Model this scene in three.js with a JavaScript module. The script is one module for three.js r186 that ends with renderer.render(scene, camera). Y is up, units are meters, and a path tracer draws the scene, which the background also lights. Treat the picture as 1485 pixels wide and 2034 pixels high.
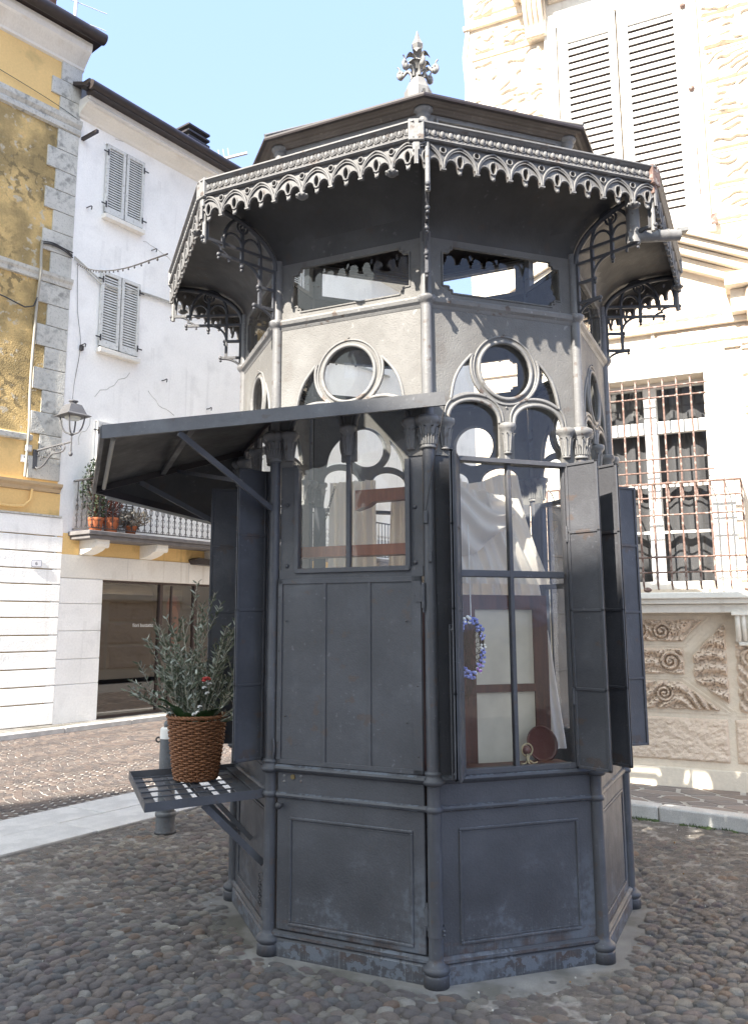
import * as THREE from 'three';
import { mergeGeometries, mergeVertices } from 'three/addons/utils/BufferGeometryUtils.js';
import { RoundedBoxGeometry } from 'three/addons/geometries/RoundedBoxGeometry.js';
import { FontLoader } from 'three/addons/loaders/FontLoader.js';
import { TextGeometry } from 'three/addons/geometries/TextGeometry.js';

const scene = new THREE.Scene();
// ---- camera
const camera = new THREE.PerspectiveCamera(2 * Math.atan(1017 / 1688) * 180 / Math.PI, 1485 / 2034, 0.05, 400);
camera.position.set(0, 1.6, 0);
camera.rotation.set(0.1648, 0, 0);
camera.setViewOffset(1485, 2034, 42.6, 64.3, 1485, 2034);
// ---- sky: clear late-morning sky, with sun glow and horizon brightness added to lift shade
const SUN = new THREE.Vector3(-0.602 * 0.779, 0.627, 0.799 * 0.779).normalize();
{
  const w = 256, h = 128, d = new Float32Array(w * h * 4), v = new THREE.Vector3();
  for (let j = 0; j < h; j++) for (let i = 0; i < w; i++) {
    const el = ((j + 0.5) / h - 0.5) * Math.PI, az = ((i + 0.5) / w - 0.5) * 2 * Math.PI;
    v.set(Math.cos(el) * Math.cos(az), Math.sin(el), Math.cos(el) * Math.sin(az));
    const g = v.dot(SUN), up = Math.max(0, v.y);
    const pale = Math.exp(-up * 5), glow = 1.05 * Math.pow(Math.max(0, g), 2.6) + 0.9 * Math.pow(Math.max(0, g), 60);
    const k = 1 + 0.18 * g * g, side = Math.pow(1 - g * g, 2);
    const c = [0.158 * k - 0.012 * side + 0.22 * pale + glow * 0.52, 0.224 * k - 0.006 * side + 0.2 * pale + glow * 0.5, 0.262 * k + 0.17 * side + 0.14 * pale + glow * 0.46];
    if (v.y < -0.02) { c[0] = c[1] = c[2] = 0.08; }
    d.set([c[0], c[1], c[2], 1], (j * w + i) * 4);
  }
  const t = new THREE.DataTexture(d, w, h, THREE.RGBAFormat, THREE.FloatType);
  t.mapping = THREE.EquirectangularReflectionMapping; t.magFilter = t.minFilter = THREE.LinearFilter; t.wrapS = THREE.RepeatWrapping; t.needsUpdate = true;
  scene.background = t; scene.environment = t;
}
// ---- sun
const sun = new THREE.DirectionalLight(new THREE.Color(1, 0.925, 0.81), 4.15);
sun.position.copy(SUN).multiplyScalar(60).add(new THREE.Vector3(0, 0, -6));
sun.target.position.set(0, 0, -6);
sun.castShadow = true; sun.shadow.mapSize.set(4096, 4096);
Object.assign(sun.shadow.camera, { left: -22, right: 22, top: 22, bottom: -22, near: 1, far: 140 });
scene.add(sun, sun.target);
// ---- renderer and exposure
const renderer = new THREE.WebGLRenderer({ antialias: true });
renderer.toneMapping = THREE.LinearToneMapping;
renderer.toneMappingExposure = 3.9;
renderer.shadowMap.enabled = true;
// ================= helpers =================
function rng(seed) { let a = seed >>> 0; return () => { a = (a + 0x6D2B79F5) >>> 0; let t = Math.imul(a ^ (a >>> 15), 1 | a); t = (t + Math.imul(t ^ (t >>> 7), 61 | t)) ^ t; return ((t ^ (t >>> 14)) >>> 0) / 4294967296; }; }
const V2 = (x, y) => new THREE.Vector2(x, y), V3 = (x, y, z) => new THREE.Vector3(x, y, z), PI = Math.PI;
const clamp = (x, a = 0, b = 1) => Math.min(b, Math.max(a, x)), lerp = (a, b, t) => a + (b - a) * t;
const sst = (a, b, x) => { const t = clamp((x - a) / (b - a)); return t * t * (3 - 2 * t); };
function hash3(x, y, z) { let h = Math.imul(x, 374761393) ^ Math.imul(y, 668265263) ^ Math.imul(z, 2147483647 - 61); h = Math.imul(h ^ (h >>> 13), 1274126177); return ((h ^ (h >>> 16)) >>> 0) / 4294967296; }
function vnoise(x, y, seed = 0, per = 0) {
  const xi = Math.floor(x), yi = Math.floor(y), fx = x - xi, fy = y - yi, u = fx * fx * fx * (fx * (fx * 6 - 15) + 10), v = fy * fy * fy * (fy * (fy * 6 - 15) + 10);
  const w = per ? (a) => ((a % per) + per) % per : (a) => a;
  const G = (ix, iy, dx, dy) => { const a = hash3(w(ix), w(iy), seed) * 6.2831853; return Math.cos(a) * dx + Math.sin(a) * dy; };
  const a = G(xi, yi, fx, fy), b = G(xi + 1, yi, fx - 1, fy), c = G(xi, yi + 1, fx, fy - 1), d = G(xi + 1, yi + 1, fx - 1, fy - 1);
  return (a + (b - a) * u) + ((c + (d - c) * u) - (a + (b - a) * u)) * v;
}
function fbm(x, y, o = 4, seed = 0, per = 0) { let s = 0, a = 1, n = 0; for (let i = 0; i < o; i++) { s += a * vnoise(x, y, seed + i * 17, per); n += a; x *= 2; y *= 2; per *= 2; a *= 0.5; } return 0.5 + s / n * 0.95; }
const fields = new Map();
function field(seed, freq, oct, N = 512) {
  const key = [seed, freq, oct, N].join();
  if (!fields.has(key)) { const f = new Float32Array(N * N); for (let j = 0; j < N; j++) for (let i = 0; i < N; i++) f[j * N + i] = fbm(i / N * freq, j / N * freq, oct, seed, freq); fields.set(key, f); }
  return fields.get(key);
}
const toS = (c) => Math.round(255 * clamp(c <= 0.0031308 ? c * 12.92 : 1.055 * Math.pow(c, 1 / 2.4) - 0.055));
function tex(N, size, fn, data = false) {
  const d = new Uint8Array(N * N * 4);
  for (let p = 0; p < N * N; p++) {
    const c = fn(p, p % N, (p / N) | 0);
    if (data) { const v = Math.round(255 * clamp(c)); d[p * 4] = d[p * 4 + 1] = d[p * 4 + 2] = v; } else { d[p * 4] = toS(c[0]); d[p * 4 + 1] = toS(c[1]); d[p * 4 + 2] = toS(c[2]); }
    d[p * 4 + 3] = 255;
  }
  const t = new THREE.DataTexture(d, N, N); t.wrapS = t.wrapT = THREE.RepeatWrapping; t.magFilter = THREE.LinearFilter; t.minFilter = THREE.LinearMipmapLinearFilter; t.generateMipmaps = true;
  if (!data) t.colorSpace = THREE.SRGBColorSpace;
  t.repeat.set(1 / size, 1 / size); t.needsUpdate = true; return t;
}
const mixc = (a, b, t) => [a[0] + (b[0] - a[0]) * t, a[1] + (b[1] - a[1]) * t, a[2] + (b[2] - a[2]) * t];
const mul = (a, k) => [a[0] * k, a[1] * k, a[2] * k];
function mat(o) { const { rgb, ...r } = o; const m = new THREE.MeshPhysicalMaterial(r); if (rgb) m.color.setRGB(...rgb); m.side = THREE.DoubleSide; return m; }
// box-projected texture coordinates in metres
function boxUV(g) {
  const p = g.attributes.position, n = g.attributes.normal, uv = new Float32Array(p.count * 2);
  for (let i = 0; i < p.count; i += 3) {
    let ax = 0, ay = 0, az = 0; for (let k = 0; k < 3; k++) { ax += Math.abs(n.getX(i + k)); ay += Math.abs(n.getY(i + k)); az += Math.abs(n.getZ(i + k)); }
    for (let k = 0; k < 3; k++) { const x = p.getX(i + k), y = p.getY(i + k), z = p.getZ(i + k);
      if (ay > ax && ay > az) { uv[(i + k) * 2] = x; uv[(i + k) * 2 + 1] = z; } else if (ax > az) { uv[(i + k) * 2] = z + 0.37; uv[(i + k) * 2 + 1] = y; } else { uv[(i + k) * 2] = x; uv[(i + k) * 2 + 1] = y; } }
  }
  g.setAttribute('uv', new THREE.BufferAttribute(uv, 2)); return g;
}
function plain(g) { const h = g.index ? g.toNonIndexed() : g; for (const k of Object.keys(h.attributes)) if (!['position', 'normal'].includes(k)) h.deleteAttribute(k); if (!h.attributes.normal) h.computeVertexNormals(); h.clearGroups?.(); h.morphAttributes = {}; return h; }
function join(list) { list = [].concat(list).flat(Infinity).map((g) => plain(g)); return list.length > 1 ? mergeGeometries(list) : list[0]; }
function geo(list) { return boxUV(join(list)); }
const taken = new Map();
function numbered(n) { const k = (taken.get(n) ?? 0); taken.set(n, k + 1); return k ? n + '_' + String(k).padStart(3, '0') : n; }
function mesh(name, list, m, parent, keepUV) {
  const g = keepUV ? list : list.isBufferGeometry && list.userData.done ? list : geo(list); g.userData.done = true;
  const o = new THREE.Mesh(g, m); o.name = parent ? name : numbered(name); o.castShadow = o.receiveShadow = true; (parent ?? scene).add(o); return o;
}
function again(o, name, parent) { const c = new THREE.Mesh(o.geometry, o.material); c.name = parent ? name : numbered(name); c.castShadow = c.receiveShadow = true; (parent ?? scene).add(c); return c; }
function tag(o, label, category, group) { o.userData.label = label; o.userData.category = category; if (group) o.userData.group = group; return o; }
function thing(name, label, category, pos = [0, 0, 0], turn = 0, group) { const o = new THREE.Group(); o.name = numbered(name); o.position.set(...pos); o.rotation.y = turn; scene.add(o); return tag(o, label, category, group); }
function structure(o) { o.userData.kind = 'structure'; return o; }
function stuff(o) { o.userData.kind = 'stuff'; return o; }
// shapes
const box = (w, h, d, x = 0, y = 0, z = 0, rx = 0, ry = 0, rz = 0) => { const g = new THREE.BoxGeometry(w, h, d); if (rx) g.rotateX(rx); if (ry) g.rotateY(ry); if (rz) g.rotateZ(rz); return g.translate(x, y, z); };
const rbox = (w, h, d, x = 0, y = 0, z = 0, r = 0.004, seg = 1) => new RoundedBoxGeometry(w, h, d, seg, Math.min(r, w / 2.1, h / 2.1, d / 2.1)).translate(x, y, z);
const span = (x0, x1, y0, y1, z0, z1, r = 0) => r ? rbox(x1 - x0, y1 - y0, z1 - z0, (x0 + x1) / 2, (y0 + y1) / 2, (z0 + z1) / 2, r) : box(x1 - x0, y1 - y0, z1 - z0, (x0 + x1) / 2, (y0 + y1) / 2, (z0 + z1) / 2);
const lathe = (pts, seg = 20) => new THREE.LatheGeometry(pts.map(([x, y]) => V2(x, y)), seg);
const oct = (pts) => { const g = new THREE.LatheGeometry(pts.map(([x, y]) => V2(x / Math.cos(PI / 8), y)), 8).toNonIndexed(); g.computeVertexNormals(); return g; };   // pts: [apothem, height]
const tube = (pts, r, seg = 12, rad = 6, closed = false) => new THREE.TubeGeometry(new THREE.CatmullRomCurve3(pts.map((p) => p.isVector3 ? p : V3(...p)), closed), seg, r, rad, closed);
const ball = (r, x, y, z, sx = 1, sy = 1, sz = 1, a = 8, b = 6) => new THREE.SphereGeometry(r, a, b).scale(sx, sy, sz).translate(x, y, z);
const rod = (a, b, r, rad = 6) => { const A = V3(...a), B = V3(...b), d = B.clone().sub(A), g = new THREE.CylinderGeometry(r, r, d.length(), rad); g.applyQuaternion(new THREE.Quaternion().setFromUnitVectors(V3(0, 1, 0), d.clone().normalize())); return g.translate(...A.add(B).multiplyScalar(0.5).toArray()); };
const bar = (a, b, w, t, up = [0, 1, 0]) => { // flat bar of width w (along up) and thickness t from a to b
  const A = V3(...a), B = V3(...b), x = B.clone().sub(A), len = x.length(); x.normalize(); const z = x.clone().cross(V3(...up)).normalize(), y = z.clone().cross(x);
  return new THREE.BoxGeometry(len, w, t).applyMatrix4(new THREE.Matrix4().makeBasis(x, y, z)).translate(...A.add(B).multiplyScalar(0.5).toArray()); };
const ext = (shape, depth, o = {}) => new THREE.ExtrudeGeometry(shape, { depth, bevelEnabled: false, curveSegments: 10, ...o });
const poly = (pts) => new THREE.Shape(pts.map(([x, y]) => V2(x, y)));
const hole = (pts) => new THREE.Path(pts.map(([x, y]) => V2(x, y)));
// a sheet whose points come from f(u, v), u and v from 0 to 1
function sheet(nu, nv, f) {
  const p = [], ix = [], uv = []; for (let j = 0; j <= nv; j++) for (let i = 0; i <= nu; i++) { p.push(...f(i / nu, j / nv)); uv.push(i / nu, j / nv); }
  for (let j = 0; j < nv; j++) for (let i = 0; i < nu; i++) { const a = j * (nu + 1) + i, b = a + 1, c = a + nu + 1, d = c + 1; ix.push(a, b, d, a, d, c); }
  const g = new THREE.BufferGeometry(); g.setAttribute('position', new THREE.Float32BufferAttribute(p, 3)); g.setAttribute('uv', new THREE.Float32BufferAttribute(uv, 2)); g.setIndex(ix); g.computeVertexNormals(); return g;
}
function inPoly(pts, x, y) { let r = false; for (let i = 0, j = pts.length - 1; i < pts.length; j = i++) { const [xi, yi] = pts[i], [xj, yj] = pts[j]; if ((yi > y) !== (yj > y) && x < (xj - xi) * (y - yi) / (yj - yi) + xi) r = !r; } return r; }
function edgeDist(pts, x, y) { let m = 1e9; for (let i = 0, j = pts.length - 1; i < pts.length; j = i++) { const [ax, ay] = pts[j], [bx, by] = pts[i], dx = bx - ax, dy = by - ay, t = clamp(((x - ax) * dx + (y - ay) * dy) / (dx * dx + dy * dy)); m = Math.min(m, Math.hypot(x - ax - dx * t, y - ay - dy * t)); } return m; }
// ================= materials =================
const n1 = field(1, 4, 5), n2 = field(2, 8, 5), n3 = field(3, 16, 4), n4 = field(4, 48, 3), n5 = field(5, 3, 4), n6 = field(6, 128, 2);
const sh = (f, p, k) => f[(p + k * 7919) % (512 * 512)];
const grain = tex(512, 0.25, (p) => 0.5 + (n4[p] - 0.5) * 0.7 + (n6[p] - 0.5) * 0.7, true);
const paintBump = tex(512, 0.5, (p) => 0.5 + (n3[p] - 0.5) * 0.5 + (n4[p] - 0.5) * 0.5 + (n6[p] - 0.5) * 0.25, true);
const plasterBump = tex(512, 1.2, (p) => 0.5 + (n2[p] - 0.5) * 0.5 + (n4[p] - 0.5) * 0.8 + (n6[p] - 0.5) * 0.4, true);
const rough = (lo, hi, size = 0.8) => tex(512, size, (p) => lerp(lo, hi, clamp((n1[p] * 0.6 + n3[p] * 0.4 - 0.3) * 2.5)), true);
function paint(base, rust = 0.5, size = 1.1) { return tex(512, size, (p) => {
  let c = mul(base, 0.76 + 0.48 * n1[p] + 0.14 * (n4[p] - 0.5));
  c = mixc(c, [base[0] * 1.45 + 0.02, base[1] * 1.5 + 0.022, base[2] * 1.5 + 0.024], 0.34 * sst(0.52, 0.76, n1[p] * 0.6 + n2[p] * 0.4));
  c = mixc(c, [0.09, 0.06, 0.045], rust * sst(0.64, 0.76, n3[p]) * sst(0.5, 0.62, sh(n1, p, 3)));
  c = mixc(c, mul(base, 2.1), 0.6 * sst(0.73, 0.78, n4[p]) * sst(0.55, 0.65, sh(n2, p, 9)));
  return c; }); }
const M = {};
const iron = [0.064, 0.065, 0.073];
M.iron = mat({ map: paint(iron), roughnessMap: rough(0.36, 0.6), roughness: 1, bumpMap: paintBump, bumpScale: 0.0012 });
M.ironLight = mat({ map: paint([0.19, 0.187, 0.185], 0.8, 0.9), roughnessMap: rough(0.42, 0.68), roughness: 1, bumpMap: paintBump, bumpScale: 0.0016 });
M.panel = mat({ map: paint([0.142, 0.138, 0.133], 0.35, 1.7), roughnessMap: rough(0.55, 0.8), roughness: 1, bumpMap: tex(512, 0.42, (p) => 0.5 + 0.35 * (sh(n3, p, 4) - 0.5) + (n6[p] - 0.5) * 0.6 - 0.9 * sst(0.62, 0.7, n4[p]), true), bumpScale: 0.0016 });
M.soffit = mat({ map: paint([0.06, 0.059, 0.06], 0.3, 1.4), roughnessMap: rough(0.5, 0.75), roughness: 1, bumpMap: paintBump, bumpScale: 0.001 });
// the lower panels: worn towards the foot, where they are scuffed pale, streaked and rusty (one texture metre = one metre of height)
M.ironBase = mat({ map: tex(1024, 1, (q, x, y) => { const p = ((y >> 1) * 512 + (x >> 1)), f = ((y % 512) * 512 + (x % 512)), h = y / 1024 + 0.02 * (n2[p] - 0.5);
  let c = mul(iron, 0.95 + 0.6 * (n1[p] - 0.5) + 0.2 * (n4[f] - 0.5));
  c = mixc(c, mul([0.115, 0.128, 0.15], 1.05), 0.75 * sst(0.5, 0.72, n1[p] * 0.7 + n3[f] * 0.3) * sst(0.62, 0.3, h));
  const drip = n4[(11 * 512 + (x % 512))]; c = mixc(c, [0.16, 0.17, 0.18], 0.5 * sst(0.6, 0.72, drip) * sst(0.3, 0.16, h + 0.1 * n3[f]));
  const rust = sst(0.17, 0.13, h + 0.05 * (n3[f] - 0.5)) * sst(0.42, 0.6, n2[p]) + 0.7 * sst(0.012, 0.0, Math.abs(h - 0.165) - 0.006 * n4[f]) * sst(0.5, 0.6, n3[f]);
  c = mixc(c, [0.075, 0.043, 0.03], clamp(rust) * 0.5 * sst(0.03, 0.06, y / 1024));
  c = mixc(c, [0.125, 0.14, 0.165], 0.8 * sst(0.1, 0.085, y / 1024) * sst(0.5, 0.56, sh(n3, f, 7) * 0.6 + sh(n2, p, 3) * 0.4));
  c = mixc(c, [0.2, 0.2, 0.2], 0.6 * sst(0.77, 0.81, n4[f]) * sst(0.35, 0.15, h));
  return c; }), roughnessMap: rough(0.38, 0.6), roughness: 1, bumpMap: paintBump, bumpScale: 0.0014 });
M.column = mat({ map: paint([0.158, 0.156, 0.158], 0.6, 0.7), roughnessMap: rough(0.36, 0.6), roughness: 1, bumpMap: paintBump, bumpScale: 0.0014 });  // shafts above the capitals: sunlight on them is put into this paler colour
M.frame = mat({ map: paint([0.105, 0.106, 0.112], 0.4, 0.8), roughness: 0.5, bumpMap: paintBump, bumpScale: 0.001 });
M.ornament = mat({ map: paint([0.145, 0.142, 0.143], 0.6, 0.8), roughness: 0.6, bumpMap: paintBump, bumpScale: 0.001 });
M.glass = mat({ rgb: [0.97, 0.985, 0.98], transmission: 1, thickness: 0, roughness: 0.0, ior: 1.52, bumpMap: tex(512, 0.9, (p) => n5[p], true), bumpScale: 0.0015 });
M.wood = mat({ map: tex(512, 0.9, (p, x, y) => { const g = sh(n1, ((y * 512 + ((x * 9) % 512)) | 0), 1); return mixc([0.06, 0.02, 0.011], [0.125, 0.04, 0.019], clamp(g * 1.6 - 0.3) * 0.8 + 0.3 * (n4[p] - 0.5)); }), roughness: 0.5 });
M.shelfWood = mat({ map: tex(512, 0.9, (p, x, y) => mixc([0.15, 0.045, 0.02], [0.27, 0.09, 0.038], clamp(sh(n1, ((y * 512 + ((x * 9) % 512)) | 0), 1) * 1.6 - 0.3))), roughness: 0.5 });
M.whiteBoard = mat({ map: tex(512, 1, (p) => mul([0.56, 0.5, 0.41], 0.85 + 0.3 * n2[p])), roughness: 0.7 });
M.tulle = mat({ rgb: [0.82, 0.77, 0.71], transmission: 0.55, thickness: 0, roughness: 1 });
M.dark = mat({ rgb: [0.02, 0.02, 0.022], roughness: 0.9 });
function plasterTex(base, { stain = [0.3, 0.28, 0.25], amount = 0.5, size = 3.2, streak = 0.4 } = {}) { return tex(1024, size, (q, x, y) => {
  const p = ((y >> 1) * 512 + (x >> 1)), fine = ((y % 512) * 512 + (x % 512));
  let c = mul(base, 0.9 + 0.2 * n1[p] + 0.12 * (n4[fine] - 0.5));
  const st = sst(0.55, 0.75, n2[p] * 0.6 + sh(n1, p, 5) * 0.4);
  c = mixc(c, stain, amount * st * (0.5 + n3[fine] * 0.6));
  const sx = n3[((37 + ((y >> 5) % 16)) * 512 + (x % 512))], sk = sst(0.62, 0.78, sx) * sst(0.45, 0.65, sh(n5, p, 2));
  return mixc(c, mul(stain, 0.9), streak * sk * 0.6); }); }
M.whitePlaster = mat({ map: plasterTex([0.93, 0.92, 0.9], { stain: [0.55, 0.54, 0.53], amount: 0.22, streak: 0.3 }), roughness: 0.92, bumpMap: plasterBump, bumpScale: 0.004 });
M.whiteTrim = mat({ map: plasterTex([0.8, 0.77, 0.71], { stain: [0.5, 0.42, 0.33], amount: 0.3 }), roughness: 0.9, bumpMap: plasterBump, bumpScale: 0.002 });
M.yellow = mat({ map: plasterTex([0.82, 0.56, 0.24], { stain: [0.36, 0.27, 0.12], amount: 0.45 }), roughness: 0.93, bumpMap: plasterBump, bumpScale: 0.004 });
M.yellowWorn = mat({ map: tex(1024, 3.4, (q, x, y) => { const p = ((y >> 1) * 512 + (x >> 1)), f = ((y % 512) * 512 + (x % 512));
  let c = mixc([0.68, 0.48, 0.21], [0.34, 0.25, 0.115], sst(0.3, 0.62, n1[p] * 0.55 + n2[p] * 0.45));
  c = mixc(c, [0.14, 0.11, 0.06], 0.7 * sst(0.5, 0.66, n3[f]) * sst(0.4, 0.6, sh(n1, p, 4)));
  c = mixc(c, [0.55, 0.5, 0.4], 0.75 * sst(0.6, 0.68, sh(n3, f, 8)) * sst(0.48, 0.6, sh(n2, p, 3)));
  return mul(c, 0.85 + 0.3 * n4[f]); }), roughness: 0.95, bumpMap: plasterBump, bumpScale: 0.012 });
M.quoin = [0, 1, 2].map((i) => mat({ map: tex(512, 1.4 + 0.3 * i, (p) => { let c = mul([0.58, 0.57, 0.53], 0.82 + 0.3 * sh(n1, p, i + 1)); c = mixc(c, [0.2, 0.2, 0.19], 0.75 * sst(0.42, 0.8, sh(n3, p, 11 + i)) * sst(0.38, 0.66, sh(n1, p, 20 + i))); return mixc(c, [0.22, 0.22, 0.2], 0.35 * sst(0.62, 0.74, sh(n4, p, i * 3))); }), roughness: 0.9, bumpMap: plasterBump, bumpScale: 0.006 }));
M.stucco = mat({ map: plasterTex([0.72, 0.63, 0.52], { stain: [0.58, 0.48, 0.37], amount: 0.4, streak: 0.2 }), roughness: 0.93, bumpMap: plasterBump, bumpScale: 0.003 });
M.stuccoRough = mat({ map: plasterTex([0.74, 0.6, 0.48], { stain: [0.48, 0.36, 0.25], amount: 0.5, streak: 0.1, size: 2.1 }), roughness: 0.95, bumpMap: tex(512, 0.4, (p) => 0.5 + (n3[p] - 0.5) * 1 + (n4[p] - 0.5) * 0.7, true), bumpScale: 0.008 });
M.whitePaint = mat({ map: tex(512, 1, (p) => mul([0.76, 0.74, 0.71], 0.93 + 0.14 * n2[p])), roughness: 0.6 });
M.shutterWhite = mat({ map: tex(512, 0.7, (p) => mixc(mul([0.66, 0.66, 0.64], 0.9 + 0.2 * n2[p]), [0.3, 0.29, 0.27], 0.5 * sst(0.62, 0.72, n3[p]))), roughness: 0.7 });
M.gutter = mat({ map: tex(512, 1, (p) => mul([0.032, 0.024, 0.024], 0.7 + 0.6 * n2[p])), roughness: 0.45 });
M.roofTile = mat({ map: tex(512, 1, (p) => mixc([0.1, 0.055, 0.04], [0.22, 0.12, 0.08], n2[p])), roughness: 0.9 });
M.blackIron = mat({ map: paint([0.045, 0.043, 0.045], 0.8), roughness: 0.55 });
M.rustIron = mat({ map: tex(512, 0.6, (p) => mixc(mixc([0.2, 0.13, 0.11], [0.13, 0.075, 0.058], sst(0.4, 0.65, n3[p])), [0.3, 0.25, 0.225], sst(0.58, 0.7, sh(n3, p, 6)))), roughness: 0.75, bumpMap: paintBump, bumpScale: 0.002 });
M.granite = mat({ map: tex(512, 0.7, (p) => mul(mixc([0.6, 0.58, 0.56], [0.5, 0.485, 0.47], sst(0.3, 0.7, n1[p])), 0.75 + 0.5 * n6[p] + 0.25 * (n4[p] - 0.5))), roughness: 0.8, bumpMap: grain, bumpScale: 0.003 });
M.mortar = mat({ map: tex(512, 1.3, (p) => mul(mixc([0.58, 0.545, 0.5], [0.42, 0.39, 0.355], sst(0.4, 0.65, n2[p])), 0.8 + 0.4 * n6[p])), roughness: 0.95, bumpMap: grain, bumpScale: 0.005 });
M.dirt = mat({ map: tex(512, 1.1, (p) => mul(mixc([0.2, 0.175, 0.155], [0.42, 0.385, 0.35], sst(0.45, 0.7, n2[p])), 0.6 + 0.8 * n4[p])), roughness: 0.97, bumpMap: grain, bumpScale: 0.012 });
M.concrete = mat({ map: tex(512, 1.6, (p) => mixc(mul([0.3, 0.285, 0.265], 0.6 + 0.8 * n2[p]), [0.15, 0.14, 0.115], 0.75 * sst(0.45, 0.66, sh(n1, p, 6)))), roughness: 0.95, bumpMap: grain, bumpScale: 0.008 });
M.asphalt = mat({ rgb: [0.16, 0.15, 0.145], roughness: 0.95 });
M.terracotta = mat({ map: tex(512, 0.5, (p) => mul([0.42, 0.13, 0.055], 0.75 + 0.5 * n2[p])), roughness: 0.85 });
// ================= the kiosk =================
const KX = 0.4395, KZ = -5.208, PHI = 0.0603, R = 1.133, L = 2 * R * Math.sin(PI / 8), AP = R * Math.cos(PI / 8);
const kiosk = thing('octagonal_kiosk', 'dark grey cast iron octagonal kiosk with gothic tracery, lace canopy and open shutters', 'kiosk', [KX, 0, KZ], -PHI);
const colAt = (k, r = R) => V3(-r * Math.sin(k * PI / 4), 0, r * Math.cos(k * PI / 4));
function toFace(o, j, out = 0) { const a = (j + 0.5) * PI / 4; o.position.set(-(AP + out) * Math.sin(a), 0, (AP + out) * Math.cos(a)); o.rotation.y = -a; return o; }
const FACES = [0, -1, 1, -2, 2, -3, 3, 4];   // 0 the door face, -1 the window face on its right, 1 the counter face on its left
const X = (u) => u - L / 2;
// --- columns
{
  const shaft = lathe([[0, 0], [0.058, 0], [0.058, 0.052], [0.052, 0.056], [0.05, 0.06], [0.06, 0.068], [0.062, 0.08], [0.056, 0.091], [0.044, 0.098], [0.036, 0.108], [0.0335, 0.125], [0.032, 0.735], [0.038, 0.738], [0.042, 0.75], [0.038, 0.762], [0.0315, 0.765],
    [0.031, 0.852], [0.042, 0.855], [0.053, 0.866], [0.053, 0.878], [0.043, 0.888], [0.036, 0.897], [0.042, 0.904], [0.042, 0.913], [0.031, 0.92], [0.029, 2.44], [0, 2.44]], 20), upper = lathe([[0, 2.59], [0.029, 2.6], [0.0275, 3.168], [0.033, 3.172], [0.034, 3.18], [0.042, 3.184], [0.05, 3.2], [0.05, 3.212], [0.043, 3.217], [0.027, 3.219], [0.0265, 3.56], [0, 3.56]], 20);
  const cap = []; // capital with two rings of leaves
  cap.push(lathe([[0.0, 2.43], [0.036, 2.43], [0.042, 2.437], [0.036, 2.446], [0.036, 2.45], [0.04, 2.5], [0.05, 2.545], [0.056, 2.55], [0.066, 2.562], [0.07, 2.575], [0.066, 2.588], [0.05, 2.596], [0.0, 2.6]], 16));
  for (let i = 0; i < 10; i++) { const a = i / 10 * 2 * PI, c = Math.cos(a), s = Math.sin(a);
    cap.push(tube([[0.037 * c, 2.452, 0.037 * s], [0.044 * c, 2.5, 0.044 * s], [0.053 * c, 2.54, 0.053 * s], [0.062 * c, 2.535, 0.062 * s]], 0.0055, 6, 5));
    const b = a + PI / 10; cap.push(tube([[0.038 * Math.cos(b), 2.452, 0.038 * Math.sin(b)], [0.044 * Math.cos(b), 2.49, 0.044 * Math.sin(b)], [0.052 * Math.cos(b), 2.5, 0.052 * Math.sin(b)]], 0.005, 5, 5)); }
  let col0, cap0;
  for (let k = -3; k <= 4; k++) {
    const c = col0 ? again(col0, 'column', kiosk) : (col0 = mesh('column', shaft, M.iron, kiosk));
    c.position.copy(colAt(k)); c.rotation.y = k * 0.9;
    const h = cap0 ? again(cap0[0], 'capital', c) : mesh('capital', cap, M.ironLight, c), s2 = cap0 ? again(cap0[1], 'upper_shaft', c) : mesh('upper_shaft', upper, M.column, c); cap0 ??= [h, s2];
  }
  // the columns go on above the canopy
  let up0; const up = lathe([[0, 3.9], [0.029, 3.9], [0.029, 4.195], [0.037, 4.2], [0.038, 4.208], [0.031, 4.213], [0.036, 4.222], [0.05, 4.23], [0.052, 4.244], [0, 4.244]], 12);
  for (let k = -3; k <= 4; k++) { const c = up0 ? again(up0, 'upper_column', kiosk) : (up0 = mesh('upper_column', up, M.ironLight, kiosk)); c.position.copy(colAt(k)); }
}
// --- plinth, mouldings that run all the way round
mesh('plinth', oct([[AP - 0.06, 0], [AP + 0.02, 0], [AP + 0.02, 0.082], [AP + 0.012, 0.09], [AP + 0.022, 0.1], [AP + 0.022, 0.112], [AP + 0.008, 0.122], [AP - 0.06, 0.124]]), M.ironBase, kiosk);
mesh('band_moulding', oct([[AP - 0.03, 3.15], [AP + 0.006, 3.158], [AP + 0.012, 3.168], [AP + 0.014, 3.172], [AP + 0.028, 3.184], [AP + 0.034, 3.2], [AP + 0.028, 3.212], [AP + 0.006, 3.218], [AP - 0.03, 3.22]]), M.ironLight, kiosk);
mesh('floor', oct([[0, 0.08], [AP - 0.03, 0.08], [AP - 0.03, 0.13], [0, 0.13]]), M.wood, kiosk);
function mouldings(x0, x1, z, ends = true) {
  const half = (pts) => { const s = poly(pts); return ext(s, x1 - x0).rotateY(PI / 2).scale(1, 1, 1).translate(x0, 0, z); };   // profile (-z, y)
  const P = (list) => half(list.map(([o, y]) => [-o, y]));
  return [P([[0, 0.735], [0.008, 0.737], [0.016, 0.744], [0.018, 0.752], [0.012, 0.76], [0.004, 0.764], [0, 0.765]]), P([[0, 0.856], [0.006, 0.858], [0.012, 0.866], [0.024, 0.87], [0.03, 0.88], [0.026, 0.89], [0.012, 0.897], [0, 0.898]])];
}
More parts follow.
